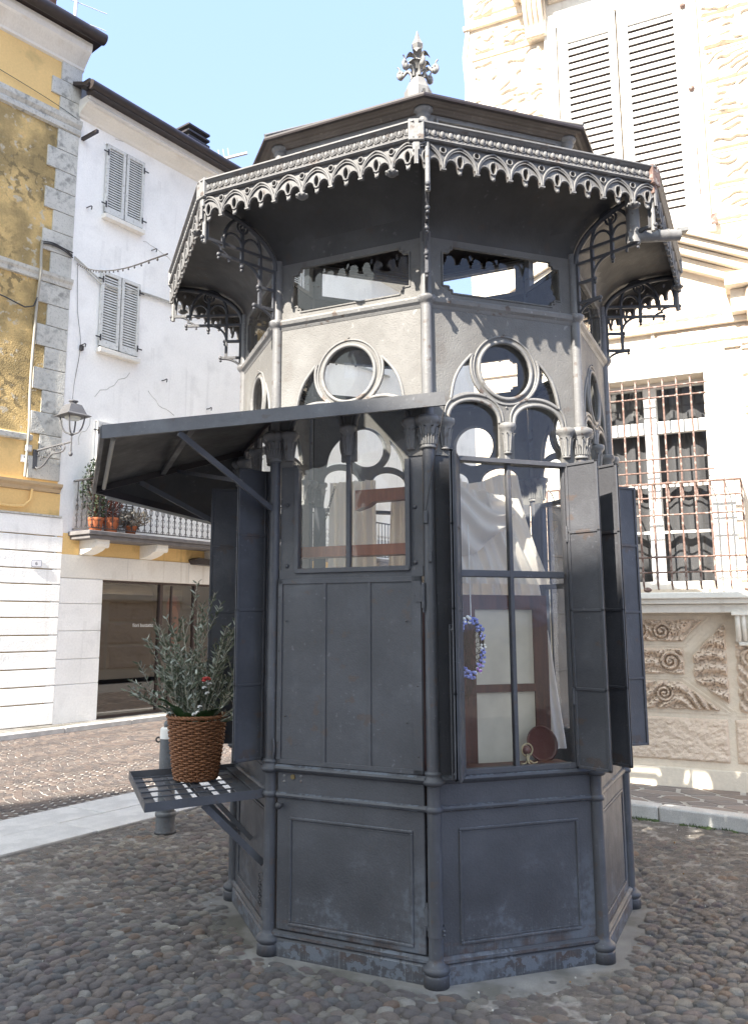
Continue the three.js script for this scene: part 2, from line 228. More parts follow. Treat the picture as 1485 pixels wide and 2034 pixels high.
function frameMould(x0, x1, y0, y1, z) { // a raised rectangular moulding
  const b = 0.013, t = 0.009; return [rbox(x1 - x0 + b, b, t, (x0 + x1) / 2, y0, z, 0.004, 2), rbox(x1 - x0 + b, b, t, (x0 + x1) / 2, y1, z, 0.004, 2), rbox(b, y1 - y0 - b, t, x0, (y0 + y1) / 2, z, 0.004, 2), rbox(b, y1 - y0 - b, t, x1, (y0 + y1) / 2, z, 0.004, 2),
    box(x1 - x0 - 0.03, 0.004, 0.004, (x0 + x1) / 2, y0 + 0.014, z - 0.002), box(x1 - x0 - 0.03, 0.004, 0.004, (x0 + x1) / 2, y1 - 0.014, z - 0.002)]; }
// --- base panels
{
  const base = join([span(X(0.02), X(L - 0.02), 0.12, 0.9, -0.03, 0), mouldings(X(0.03), X(L - 0.03), 0), frameMould(X(0.128), X(0.75), 0.168, 0.655, 0.003)]);
  let b0; for (const j of FACES) if (j !== 0) toFace(b0 ? again(b0, 'base_panel', kiosk) : (b0 = mesh('base_panel', base, M.ironBase, kiosk)), j);
}
// --- the low door and the hatch of the door face
{
  const d = mesh('door', [span(X(0.046), X(0.826), 0.128, 0.868, -0.012, 0.014, 0.006), mouldings(X(0.046), X(0.84), 0.014), frameMould(X(0.125), X(0.762), 0.16, 0.645, 0.017)], M.ironBase, kiosk); toFace(d, 0);
  mesh('knob', [ball(0.018, X(0.075), 0.705, 0.05, 1, 1, 0.9, 14, 10), rod([X(0.075), 0.705, 0.01], [X(0.075), 0.705, 0.04], 0.009, 10)], M.blackIron, d);
  for (const [u, y] of [[0.085, 0.815], [0.085, 0.842], [0.18, 0.822], [0.18, 0.845]]) mesh('rivet', ball(0.0075, X(u), y, 0.014, 1, 1, 0.5), M.ironLight, d);
  mesh('lock', new THREE.CylinderGeometry(0.012, 0.012, 0.008, 14).rotateX(PI / 2).translate(X(0.135), 0.84, 0.016), mat({ rgb: [0.2, 0.15, 0.07], metalness: 0.7, roughness: 0.5 }), d);
  const hinge = [rod([X(0.832), 0.235, 0.012], [X(0.832), 0.33, 0.012], 0.013, 10), rod([X(0.832), 0.33, 0.012], [X(0.832), 0.35, 0.012], 0.007, 8), span(X(0.8), X(0.83), 0.24, 0.285, 0.012, 0.02)];
  const strap = new THREE.CylinderGeometry(0.038, 0.038, 0.045, 20, 1, true).translate(X(L), 0.235, 0);
  mesh('hinge', [hinge, strap, span(X(L) - 0.05, X(L) - 0.035, 0.213, 0.258, -0.01, 0.03), ball(0.007, X(L) + 0.045, 0.242, 0.012), ball(0.007, X(L) + 0.045, 0.225, 0.012)], M.iron, d);
  const y0 = 0.9, y1 = 1.812, z = 0.018; // hatch: a sheet with a border, three fields and two battens
  const h = mesh('hatch', [span(X(0.04), X(0.826), y0, y1, 0.0, z, 0.004), span(X(0.04), X(0.826), y1 - 0.026, y1, z, z + 0.007, 0.002), span(X(0.04), X(0.826), y0, y0 + 0.022, z, z + 0.007, 0.002), span(X(0.04), X(0.066), y0, y1, z, z + 0.007, 0.002), span(X(0.778), X(0.826), y0, y1, z, z + 0.007, 0.002),
    span(X(0.3), X(0.318), y0, y1, z, z + 0.006, 0.002), span(X(0.545), X(0.563), y0, y1, z, z + 0.006, 0.002)], M.iron, kiosk); toFace(h, 0);
  for (const [u, y] of [[0.05, 1.72], [0.05, 1.45], [0.05, 1.0], [0.8, 1.72], [0.805, 1.3], [0.805, 0.98], [0.09, 1.6], [0.09, 1.13], [0.75, 1.6], [0.75, 1.13]]) mesh('screw', ball(0.005, X(u), y, z + 0.007, 1, 1, 0.6, 7, 5), M.blackIron, h);
  mesh('hinge', [rod([X(0.842), 1.66, 0.03], [X(0.842), 1.78, 0.03], 0.009, 10), span(X(0.8), X(0.84), 1.69, 1.77, 0.024, 0.03), rod([X(0.842), 1.64, 0.03], [X(0.842), 1.66, 0.03], 0.005, 8)], M.iron, h);
  mesh('latch', [tube([[X(0.03), 1.02, 0.03], [X(0.036), 0.96, 0.034], [X(0.028), 0.92, 0.03]], 0.006, 8, 6)], M.iron, h);
}
// --- windows below the tracery
function pane(x0, x1, y0, y1, z, tilt, parent) { const g = new THREE.PlaneGeometry(x1 - x0, y1 - y0).rotateX(tilt[0]).rotateY(tilt[1]).translate((x0 + x1) / 2, (y0 + y1) / 2, z); return mesh('pane', g, M.glass, parent); }
{
  const r = rng(5), frame = (y0, transom = true) => [span(X(0.035), X(0.13), y0 - 0.0, 2.41, -0.024, -0.004), span(X(0.762), X(L - 0.035), y0, 2.41, -0.024, -0.004), span(X(0.125), X(0.15), y0, 2.39, -0.02, 0.016, 0.003), span(X(0.745), X(0.77), y0, 2.39, -0.02, 0.016, 0.003),
    rbox(0.024, 2.39 - y0, 0.03, X(0.4336), (y0 + 2.39) / 2, -0.002, 0.006, 2), ...(transom ? [span(X(0.13), X(0.765), 2.378, 2.402, -0.025, 0.034, 0.003)] : [rbox(0.024, 0.05, 0.03, X(0.4336), 2.412, -0.002, 0.006, 2)]), span(X(0.13), X(0.765), y0 - 0.005, y0 + 0.02, -0.02, 0.02, 0.003)];
  for (const j of FACES) {
    const low = j === 0 ? 1.845 : 0.9, w = mesh('window_frame', j === 0 ? [frame(1.845, false), span(X(0.035), X(L - 0.035), 1.812, 1.86, -0.02, 0.006)] : [frame(0.9), rbox(0.6, 0.034, 0.026, X(0.4336), 1.828, -0.002, 0.005, 2)], M.iron, kiosk); toFace(w, j);
    const rows = j === 0 ? [[1.86, 2.405]] : [[0.915, 1.812], [1.844, 2.38]];
    for (const [a, b] of rows) for (const [p, q] of [[0.148, 0.423], [0.444, 0.747]]) pane(X(p), X(q), a, b, -0.006, [(r() - 0.5) * 0.012, (r() - 0.5) * 0.012], w);
    if (j === 0) for (const [u, y] of [[0.075, 1.88], [0.79, 1.88], [0.79, 2.15], [0.075, 2.2]]) mesh('bolt', ball(0.011, X(u), y, 0.0, 1, 1, 0.6), M.iron, w);
  }
}
// --- tracery panels: two lancets, a round light and two curved spandrels
{
  const cx = 0.4336, cy = 2.868;
  const arcPts = (f, n = 14) => Array.from({ length: n + 1 }, (_, i) => f(i / n));
  const lancet = (c, w, h) => [[X(c - w), 2.402], ...arcPts((t) => [X(c - w * Math.cos(t * PI)), 2.588 + h * Math.pow(Math.sin(t * PI), 0.85)], 18), [X(c + w), 2.402]];
  const lan = [lancet(cx - 0.184, 0.143, 0.11), lancet(cx + 0.184, 0.143, 0.11)];
  const circ = arcPts((t) => [X(cx + 0.151 * Math.cos(t * 2 * PI)), cy + 0.151 * Math.sin(t * 2 * PI)], 32).slice(0, -1);
  const span1 = (s) => { // left spandrel, mirrored with s = -1
    const A = [cx - 0.31, 2.688], B = [cx - 0.184, 2.94], C = [cx - 0.112, 2.722];
    const left = arcPts((t) => { const x = lerp(A[0], B[0], t), y = lerp(A[1], B[1], t), b = 0.03 * Math.sin(t * PI); return [x - b * 0.9, y + b * 0.45]; }, 10);
    const right = arcPts((t) => { const a0 = Math.atan2(B[1] - cy, B[0] - cx), a1 = Math.atan2(C[1] - cy, C[0] - cx) + 2 * PI, a = lerp(a0, a1, t), rr = lerp(0.198, 0.186, t); return [cx + rr * Math.cos(a), cy + rr * Math.sin(a)]; }, 10);
    const low = arcPts((t) => { const x = lerp(C[0], A[0], t), y = lerp(C[1], A[1], t); return [x, y + 0.02 * Math.sin(t * PI)]; }, 8);
    return [...left, ...right.slice(1), ...low.slice(1, -1)].map(([x, y]) => [X(cx + (x - cx) * s), y]);
  };
  const sp = [span1(1), span1(-1)];
  const plate = new THREE.Shape([V2(X(0.03), 2.402), V2(X(L - 0.03), 2.402), V2(X(L - 0.03), 3.17), V2(X(0.03), 3.17)]);
  // the lancets open into the lower edge: cut the plate around them
  const outline = [[X(0.03), 2.402], ...lan[0], ...lan[1], [X(L - 0.03), 2.402], [X(L - 0.03), 3.17], [X(0.03), 3.17]];
  const s = poly(outline); s.holes.push(hole(circ), ...sp.map(hole));
  const front = ext(s, 0.02).translate(0, 0, -0.016);
  const rim = (pts, r, closed, z = 0.005) => tube(pts.map(([x, y]) => V3(x, y, z)), r, pts.length * 2, 6, closed);
  const rims = [rim(circ, 0.0105, true, 0.006), rim(arcPts((t) => [X(cx + 0.18 * Math.cos(t * 2 * PI)), cy + 0.18 * Math.sin(t * 2 * PI)], 32).slice(0, -1), 0.006, true), ...sp.map((p) => rim(p, 0.0085, true)), ...lan.map((p) => rim(p.slice(1, -1), 0.0105, false))];
  const big = (c, r) => [0.006].map(() => tube(arcPts((t) => V3(X(c - 0.163 * Math.cos(t * PI)), 2.598 + 0.134 * Math.pow(Math.sin(t * PI), 0.85), 0.005), 16), 0.006, 24, 5));
  rims.push(...big(cx - 0.184), ...big(cx + 0.184));
  const dots = [[cx - 0.187, 2.915], [cx + 0.187, 2.915], [cx, 2.672], [cx, 3.06]].map(([u, y]) => ball(0.006, X(u), y, 0.006));
  // half capitals: one at the mullion, one on either jamb
  const small = (u, z, k) => [lathe([[0, 2.43], [0.02, 2.43], [0.024, 2.436], [0.02, 2.442], [0.022, 2.47], [0.034, 2.535], [0.036, 2.55], [0.047, 2.56], [0.05, 2.574], [0.046, 2.586], [0.03, 2.592], [0, 2.592]].map(([a, b]) => [a * k, b]), 14).translate(X(u), 0, z),
    ...Array.from({ length: 9 }, (_, i) => { const a = i / 9 * 2 * PI, q = (r, y) => [X(u) + r * k * Math.cos(a), y, z + r * k * Math.sin(a)]; return tube([q(0.021, 2.446), q(0.028, 2.5), q(0.038, 2.54), q(0.043, 2.532)], 0.0042, 6, 5); })];
  const post = [0.4336].map((u) => rbox(0.03, 0.19, 0.03, X(u), 2.495, -0.006, 0.006, 2));
  let t0, h0; const r = rng(9);
  for (const j of FACES) {
    const t = t0 ? again(t0, 'tracery_panel', kiosk) : (t0 = mesh('tracery_panel', front, M.panel, kiosk)); toFace(t, j);
    const rm = h0 ? again(h0[0], 'tracery_moulding', t) : mesh('tracery_moulding', [rims, dots, post], M.ironLight, t);
    const caps = [0.4336, 0.088, L - 0.088].map((u, i) => h0 ? again(h0[1][i], 'half_capital', t) : mesh('half_capital', small(u, i ? 0.004 : 0.008, i ? 1.02 : 0.92), M.ironLight, t));
    h0 ??= [rm, caps];
    for (const [pts, g] of [[circ, 1.04], ...sp.map((p) => [p, 1.05]), ...lan.map((p) => [p, 1.03])]) {
      const mx = pts.reduce((a, p) => a + p[0], 0) / pts.length, my = pts.reduce((a, p) => a + p[1], 0) / pts.length, a = (r() - 0.5) * 0.016, b = (r() - 0.5) * 0.016;
      const gg = new THREE.ShapeGeometry(poly(pts.map(([x, y]) => [(x - mx) * g, (y - my) * g]))).rotateX(a).rotateY(b).translate(mx, my, -0.021);
      mesh('pane', gg, M.glass, t);
    }
  }
}
// --- clerestory: a stepped window between the band and the canopy
{
  const st = 0.018, x0 = X(0.092), x1 = X(0.778), y0 = 3.25, y1 = 3.5;
  const step = (e = 0) => { const p = [], a = x0 + e, b = x1 - e, c = y0 + e, d = y1 - e; const corner = (x, y, sx, sy, flip) => { const q = [[x + sx * 3 * st, y], [x + sx * 3 * st, y + sy * st], [x + sx * 2 * st, y + sy * st], [x + sx * 2 * st, y + sy * 2 * st], [x + sx * st * 0.0, y + sy * 2 * st], [x, y + sy * 2.6 * st]]; return flip ? q.reverse() : q; };
    return [...corner(a, c, 1, 1, true), ...corner(b, c, -1, 1, false), ...corner(b, d, -1, -1, true), ...corner(a, d, 1, -1, false)]; };
  const s = poly([[X(0.025), 3.212], [X(L - 0.025), 3.212], [X(L - 0.025), 3.99], [X(0.025), 3.99]]); s.holes.push(hole(step()));
  const g = [ext(s, 0.018).translate(0, 0, -0.016), tube(step(-0.004).map(([x, y]) => V3(x, y, 0.003)), 0.0055, 96, 5, true)];
  // the moulding follows the steps exactly
  const pts = step(-0.002), edge = []; pts.forEach((p, i) => { const q = pts[(i + 1) % pts.length]; edge.push(rod([p[0], p[1], 0.003], [q[0], q[1], 0.003], 0.0055, 6)); });
  let c0; const r = rng(3);
  for (const j of FACES) { const c = c0 ? again(c0, 'clerestory_panel', kiosk) : (c0 = mesh('clerestory_panel', [g[0], edge], M.panel, kiosk)); toFace(c, j);
    const gl = new THREE.PlaneGeometry(x1 - x0 + 0.02, y1 - y0 + 0.02).rotateX((r() - 0.5) * 0.02).rotateY((r() - 0.5) * 0.02).translate((x0 + x1) / 2, (y0 + y1) / 2, -0.019); mesh('pane', gl, M.glass, c); }
}
// --- canopy: soffit, top sheet, cornice with eggs, iron lace, corner blocks, brackets
const RC = 1.6225, rim = []; for (let k = -3; k <= 5; k++) { const v = colAt(k, RC); if (k === 0) v.x -= 0.05; rim[k + 3] = v; }
const rimAt = (k) => rim[((k + 3) % 8 + 8) % 8];
function faceOf(P, Q) { const d = Q.clone().sub(P), len = d.length(); d.normalize(); return { mid: P.clone().add(Q).multiplyScalar(0.5), len, turn: Math.atan2(-d.z, d.x) }; }
{
  const L0 = 1.242, bays = 7.5, p = L0 / bays;
  // lace: one plate with the lower edge scalloped
  const edge = [], holes = [], ribs = [], xs = (b) => -L0 / 2 + b * p, clip = (x) => clamp(x, -L0 / 2, L0 / 2), inside = (x) => x > -L0 / 2 + 0.012 && x < L0 / 2 - 0.012;
  const cents = []; for (let b = 0; b < 8; b++) cents.push(xs(b + 0.25));
  edge.push([-L0 / 2, 0], [L0 / 2, 0]); const low = [];
  for (const c of cents) {
    low.push([c - p / 2, -0.126], [c - p / 2 + 0.009, -0.126], [c - p / 2 + 0.012, -0.113]);
    for (let i = 1; i < 8; i++) { const t = i / 8 * PI, w = (p / 2 - 0.024) / 2; low.push([c - p / 4 - w * Math.cos(t), -0.113 + 0.036 * Math.sin(t)]); }
    low.push([c - 0.012, -0.113], [c - 0.008, -0.13], [c + 0.008, -0.13], [c + 0.012, -0.113]);
    for (let i = 1; i < 8; i++) { const t = i / 8 * PI, w = (p / 2 - 0.024) / 2; low.push([c + p / 4 - w * Math.cos(t), -0.113 + 0.036 * Math.sin(t)]); }
    low.push([c + p / 2 - 0.012, -0.113], [c + p / 2 - 0.009, -0.126]);
    const el = (x, y, a, b, n = 12) => Array.from({ length: n }, (_, i) => [x + a * Math.cos(i / n * 2 * PI), y + b * Math.sin(i / n * 2 * PI) * (Math.sin(i / n * 2 * PI) < 0 ? 1.15 : 0.85)]);
    if (inside(c - 0.012) && inside(c + 0.012)) { holes.push(el(c, -0.073, 0.012, 0.026)); ribs.push(tube(el(c, -0.075, 0.0165, 0.031).map(([x, y]) => V3(x, y, 0.008)), 0.0048, 24, 5, true)); ribs.push(ball(0.0095, c, -0.134, 0.006), ball(0.006, c, -0.05, 0.011)); }
    const q = c + p / 2; if (inside(q - 0.012) && inside(q + 0.012)) { holes.push(el(q, -0.032, 0.0115, 0.0115)); ribs.push(new THREE.TorusGeometry(0.0145, 0.004, 5, 12).translate(q, -0.032, 0.011)); ribs.push(box(0.024, 0.007, 0.018, q, -0.127, 0.007)); }
    for (const s of [-1, 1]) {
      const curve = (k0, k1) => Array.from({ length: 9 }, (_, i) => { const t = i / 8, x0 = c + s * (p / 2 - 0.003), x1 = c, xc = c + s * (p / 2 - k0), y0 = -0.122, yc = -0.035, y1 = -0.008 - k1; return V3(clip((1 - t) ** 2 * x0 + 2 * t * (1 - t) * xc + t * t * x1), (1 - t) ** 2 * y0 + 2 * t * (1 - t) * yc + t * t * y1, 0.011); });
      ribs.push(tube(curve(0.004, 0), 0.0068, 10, 6), tube(curve(0.018, 0.016), 0.004, 10, 5));
      const w = (p / 2 - 0.02) / 2; ribs.push(tube(Array.from({ length: 9 }, (_, i) => { const t = i / 8 * PI; return V3(clip(c + s * p / 4 - w * Math.cos(t)), -0.108 + 0.035 * Math.sin(t), 0.007); }), 0.0052, 9, 5));
    }
  }
  const lowIn = low.filter(([x]) => x > -L0 / 2 && x < L0 / 2);
  const s = poly([[L0 / 2, 0], [-L0 / 2, 0], [-L0 / 2, -0.1], ...lowIn, [L0 / 2, -0.1]]); s.holes.push(...holes.map(hole));
  const lace = join([ext(s, 0.009).translate(0, 0, -0.004), ribs]);
  const flower = (c) => [lathe([[0, -0.155], [0.02, -0.15], [0.03, -0.138], [0.026, -0.13], [0.01, -0.125], [0, -0.125]], 10).translate(c, 0, 0.008), ...Array.from({ length: 8 }, (_, i) => ball(0.008, c + 0.026 * Math.cos(i * PI / 4), -0.136, 0.008 + 0.026 * Math.sin(i * PI / 4)))];
  const prof = poly([[0, 0], [-0.022, 0], [-0.03, 0.007], [-0.024, 0.016], [-0.014, 0.022], [-0.016, 0.03], [-0.01, 0.034], [-0.01, 0.072], [-0.018, 0.078], [-0.026, 0.086], [-0.034, 0.092], [-0.034, 0.1], [0, 0.1]]);
  const eggs = []; for (let i = 0; i < 30; i++) { const x = -L0 / 2 + 0.02 + (i + 0.5) * (L0 - 0.04) / 30; eggs.push(ball(0.0125, x, 0.052, 0.013, 1, 1.55, 0.9, 9, 7)); eggs.push(tube([[x - 0.016, 0.072, 0.014], [x - 0.015, 0.045, 0.016], [x, 0.033, 0.018], [x + 0.015, 0.045, 0.016], [x + 0.016, 0.072, 0.014]], 0.003, 8, 4)); }
  for (let i = 0; i < 60; i++) eggs.push(ball(0.0055, -L0 / 2 + 0.02 + (i + 0.5) * (L0 - 0.04) / 60, 0.02, 0.019, 1.2, 0.8, 0.7, 6, 4));
  const corn = join([ext(prof, L0).rotateY(PI / 2).translate(-L0 / 2, 0, 0), eggs]);
  let l0, c0; const rr = rng(12);
  for (const j of FACES) {
    const f = faceOf(rimAt(j + 1), rimAt(j));
    for (const [name, y, g, m] of [['cornice', 3.772, corn, M.ornament], ['lace_frieze', 3.776, j === 0 || j === -1 ? lace : null, M.ornament]]) {
      let o; if (name === 'cornice') o = c0 ? again(c0, name, kiosk) : (c0 = mesh(name, g, m, kiosk)); else o = l0 ? again(l0, name, kiosk) : (l0 = mesh(name, lace, m, kiosk));
      o.position.copy(f.mid).setY(y); o.rotation.y = f.turn; o.scale.x = f.len / L0; if (name === 'cornice') o.scale.y = 0.9;
      if (name === 'lace_frieze') { o.rotation.x = 0; for (const b of j === 0 ? [3, 6] : [6] ) { const q = mesh('flower_pendant', flower(cents[Math.min(b, 6)] + p / 2), m, o); } }
    }
    // soffit: a cove from the wall to the rim; and the sloping top sheet
    const A = colAt(j + 1), B = colAt(j), P = rimAt(j + 1), Q = rimAt(j);
    const cove = sheet(10, 14, (u, v) => { const a = v * PI / 2, w = 1 - Math.cos(a), y = 3.515 + 0.262 * Math.sin(a), p0 = A.clone().lerp(P, w), q0 = B.clone().lerp(Q, w), q = p0.lerp(q0, u); return [q.x, y + 0.002 * vnoise(u * 5, v * 5, j + 9), q.z]; });
    mesh('soffit', cove, M.soffit, kiosk);
    const top = sheet(6, 6, (u, v) => { const q = P.clone().lerp(A.clone().multiplyScalar(0.985), v).lerp(Q.clone().lerp(B.clone().multiplyScalar(0.985), v), u); return [q.x, 3.858 + 0.12 * v + 0.004 * Math.sin(v * PI), q.z]; });
    mesh('canopy_roof', top, M.iron, kiosk);
  }
  const blk = join([rbox(0.074, 0.108, 0.04, 0, 3.819, 0.004, 0.006, 2), rbox(0.034, 0.05, 0.03, 0, 3.745, 0.0, 0.006, 1)]); let b0;
  for (let k = -3; k <= 4; k++) { const b = b0 ? again(b0, 'corner_block', kiosk) : (b0 = mesh('corner_block', blk, k === 9 ? M.rustIron : M.ironLight, kiosk)); b.position.copy(rimAt(k)).setY(0); b.rotation.y = -k * PI / 4; }
  kiosk.children.filter((c) => c.name === 'corner_block')[2].material = M.rustIron;
  // brackets: lattice of little arches standing in the plane of each column, from the column out to the rim
  const B = [], W = RC - R, c2 = (x, y) => [0, y, x];
  const arc = (cx, cy, rx, ry, a0, a1, r = 0.009, n = 10) => tube(Array.from({ length: n + 1 }, (_, i) => { const a = lerp(a0, a1, i / n); return V3(0, cy + ry * Math.sin(a), cx + rx * Math.cos(a)); }), r, n, 6);
  const lin = (x0, y0, x1, y1, w = 0.016) => bar(c2(x0, y0), c2(x1, y1), w, 0.016, Math.abs(x1 - x0) > 0.01 ? [0, 1, 0] : [0, 0, 1]);
  B.push(arc(W, 3.5, W - 0.02, 0.25, PI, PI / 2, 0.017, 14), lin(0.03, 3.22, 0.03, 3.52, 0.02));            // outer rib under the cove
  B.push(lin(0.125, 3.27, 0.125, 3.57), lin(0.245, 3.47, 0.245, 3.68), lin(0.365, 3.535, 0.365, 3.6), lin(0.465, 3.56, 0.465, 3.76));
  B.push(lin(0.03, 3.275, 0.155, 3.275), lin(0.03, 3.385, 0.125, 3.385), lin(0.03, 3.495, 0.385, 3.495), lin(0.03, 3.56, 0.485, 3.56));
  B.push(arc(0.245, 3.56, 0.12, 0.17, PI, 0, 0.01, 16), arc(0.185, 3.56, 0.06, 0.075, PI, 0, 0.008), arc(0.305, 3.56, 0.06, 0.075, PI, 0, 0.008));
  B.push(new THREE.TorusGeometry(0.032, 0.007, 6, 16).rotateY(PI / 2).translate(0, 3.685, 0.245), new THREE.TorusGeometry(0.014, 0.005, 5, 10).rotateY(PI / 2).translate(0, 3.685, 0.245));
  B.push(arc(0.155, 3.2, 0.125, 0.07, PI, PI / 2, 0.008), arc(0.245, 3.385, 0.12, 0.11, PI, PI / 2, 0.008), arc(0.385, 3.47, 0.06, 0.05, PI, PI / 2, 0.007), arc(0.475, 3.52, 0.1, 0.04, PI, PI / 2, 0.007));
  for (const [x, y] of [[0.16, 3.275], [0.135, 3.385], [0.39, 3.495], [0.49, 3.56], [0.245, 3.465]]) B.push(ball(0.013, 0, y, x), ball(0.009, 0, y - 0.02, x));
  const bracket = join(B); let k0;
  for (let k = -3; k <= 4; k++) { const b = k0 ? again(k0, 'bracket', kiosk) : (k0 = mesh('bracket', bracket, M.iron, kiosk)); b.position.copy(colAt(k)); b.rotation.y = -k * PI / 4;
    const p = mesh('bracket_strut', [rod([0, 3.53, W - 0.01], [0, 3.77, W - 0.01], 0.012, 8)], M.ironLight, b); }
}
// --- drum above the canopy and the roof
{
  const wall = join([(() => { const s = poly([[X(0.02), 3.97], [X(L - 0.02), 3.97], [X(L - 0.02), 4.24], [X(0.02), 4.24]]); s.holes.push(hole([[X(0.08), 4.0], [X(L - 0.08), 4.0], [X(L - 0.08), 4.2], [X(0.08), 4.2]])); return ext(s, 0.03).translate(0, 0, -0.03); })(), span(X(0.08), X(L - 0.08), 4.195, 4.207, -0.001, 0.01), span(X(0.068), X(0.08), 3.99, 4.207, 0, 0.01), span(X(L - 0.08), X(L - 0.068), 3.99, 4.207, 0, 0.01)]); let w0;
  for (const j of FACES) { const w = toFace(w0 ? again(w0, 'drum_panel', kiosk) : (w0 = mesh('drum_panel', wall, M.ironLight, kiosk)), j); mesh('pane', new THREE.PlaneGeometry(L - 0.14, 0.21).translate(0, 4.1, -0.02), M.glass, w); }
  const roof = mesh('roof', oct([[AP + 0.085, 4.252], [AP + 0.104, 4.253], [AP + 0.107, 4.262], [AP + 0.104, 4.274], [AP + 0.09, 4.283], [0.09, 4.99], [0, 4.99]]), M.gutter, kiosk);
  mesh('roof_cornice', oct([[AP - 0.05, 4.222], [AP + 0.012, 4.226], [AP + 0.022, 4.234], [AP + 0.03, 4.238], [AP + 0.036, 4.244], [AP + 0.052, 4.246], [AP + 0.062, 4.252], [AP + 0.088, 4.256], [AP + 0.088, 4.262], [AP - 0.05, 4.262]]), mat({ map: paint([0.12, 0.1, 0.085], 0.5, 0.8), roughness: 0.7 }), roof);
  for (let k = -3; k <= 4; k++) { const a = colAt(k, R + 0.11).setY(4.285), b = colAt(k, 0.1).setY(5.0); mesh('ridge', rod(a.toArray(), b.toArray(), 0.009, 6), M.ironLight, roof); }
  const F = [oct([[0.086, 4.9], [0.086, 5.105], [0.08, 5.112], [0.05, 5.19], [0.03, 5.2], [0, 5.2]]), lathe([[0.03, 5.2], [0.022, 5.24], [0.018, 5.32], [0.022, 5.345], [0.016, 5.36], [0.022, 5.385], [0.032, 5.405], [0.03, 5.42], [0, 5.42]], 10)];
  F.push((() => { const g = lathe([[0, 5.415], [0.028, 5.42], [0.043, 5.452], [0.026, 5.485], [0.013, 5.525], [0.005, 5.56], [0, 5.566]], 6).toNonIndexed(); g.computeVertexNormals(); return g; })());
  const fin = mesh('finial', F, mat({ map: paint([0.2, 0.195, 0.19], 0.3, 0.6), roughness: 0.6 }), kiosk);
  const curl = (a) => { const q = (r, y) => [r * Math.cos(a), y, r * Math.sin(a)]; return [tube([q(0.04, 5.205), q(0.045, 5.245), q(0.07, 5.27), q(0.1, 5.245), q(0.118, 5.228), q(0.135, 5.245), q(0.13, 5.275), q(0.114, 5.277), q(0.106, 5.262)], 0.012, 26, 7), ball(0.022, ...q(0.118, 5.242), 1, 1.1, 1), tube([q(0.13, 5.27), q(0.125, 5.3), q(0.14, 5.318)], 0.006, 5, 5), sheet(2, 5, (u, v) => { const r = lerp(0.03, 0.085, v), y = 5.262 + 0.05 * Math.sin(v * PI * 0.8), w = (u - 0.5) * 0.05; return [r * Math.cos(a) - w * Math.sin(a), y, r * Math.sin(a) + w * Math.cos(a)]; })]; };
  const petal = (a, y, len, w) => sheet(4, 7, (u, v) => { const r = 0.015 + len * v, yy = y + 0.035 * Math.sin(v * PI * 0.72) - 0.045 * v * v * v, ww = (u - 0.5) * w * Math.sin(PI * Math.min(0.98, v * 0.85 + 0.16)), d = -0.6 * Math.abs(u - 0.5) * w * 0.5; return [r * Math.cos(a) - ww * Math.sin(a), yy + d, r * Math.sin(a) + ww * Math.cos(a)]; });
  const fm = fin.material; for (const a of [0.25, 1.3, 2.35, 3.4, 4.45, 5.5]) mesh('curl', curl(a), fm, fin);
  for (const a of [0.1, 1.67, 3.24, 4.81]) mesh('petal', [petal(a, 5.375, 0.07, 0.06), petal(a + 0.78, 5.315, 0.045, 0.045)], fm, fin);
}
// --- rain spout at the right front corner of the canopy
{
  const c = colAt(-1, RC - 0.02), d = V3(1, 0, 0).applyAxisAngle(V3(0, 1, 0), 0.06);
  const o = c.clone().addScaledVector(c.clone().normalize(), -0.1); const P = (t, y) => [o.x + d.x * t, y, o.z + d.z * t];
  mesh('rain_spout', [rod(P(0, 3.5), P(0, 3.76), 0.034, 16), rod(P(-0.034, 3.535), P(0.235, 3.548), 0.03, 16), bar(P(0.22, 3.568), P(0.275, 3.576), 0.02, 0.045), rod(P(0.12, 3.545), P(0.13, 3.5455), 0.032, 16), rod(P(0.17, 3.546), P(0.18, 3.5465), 0.032, 16)], M.ironLight, kiosk);
}
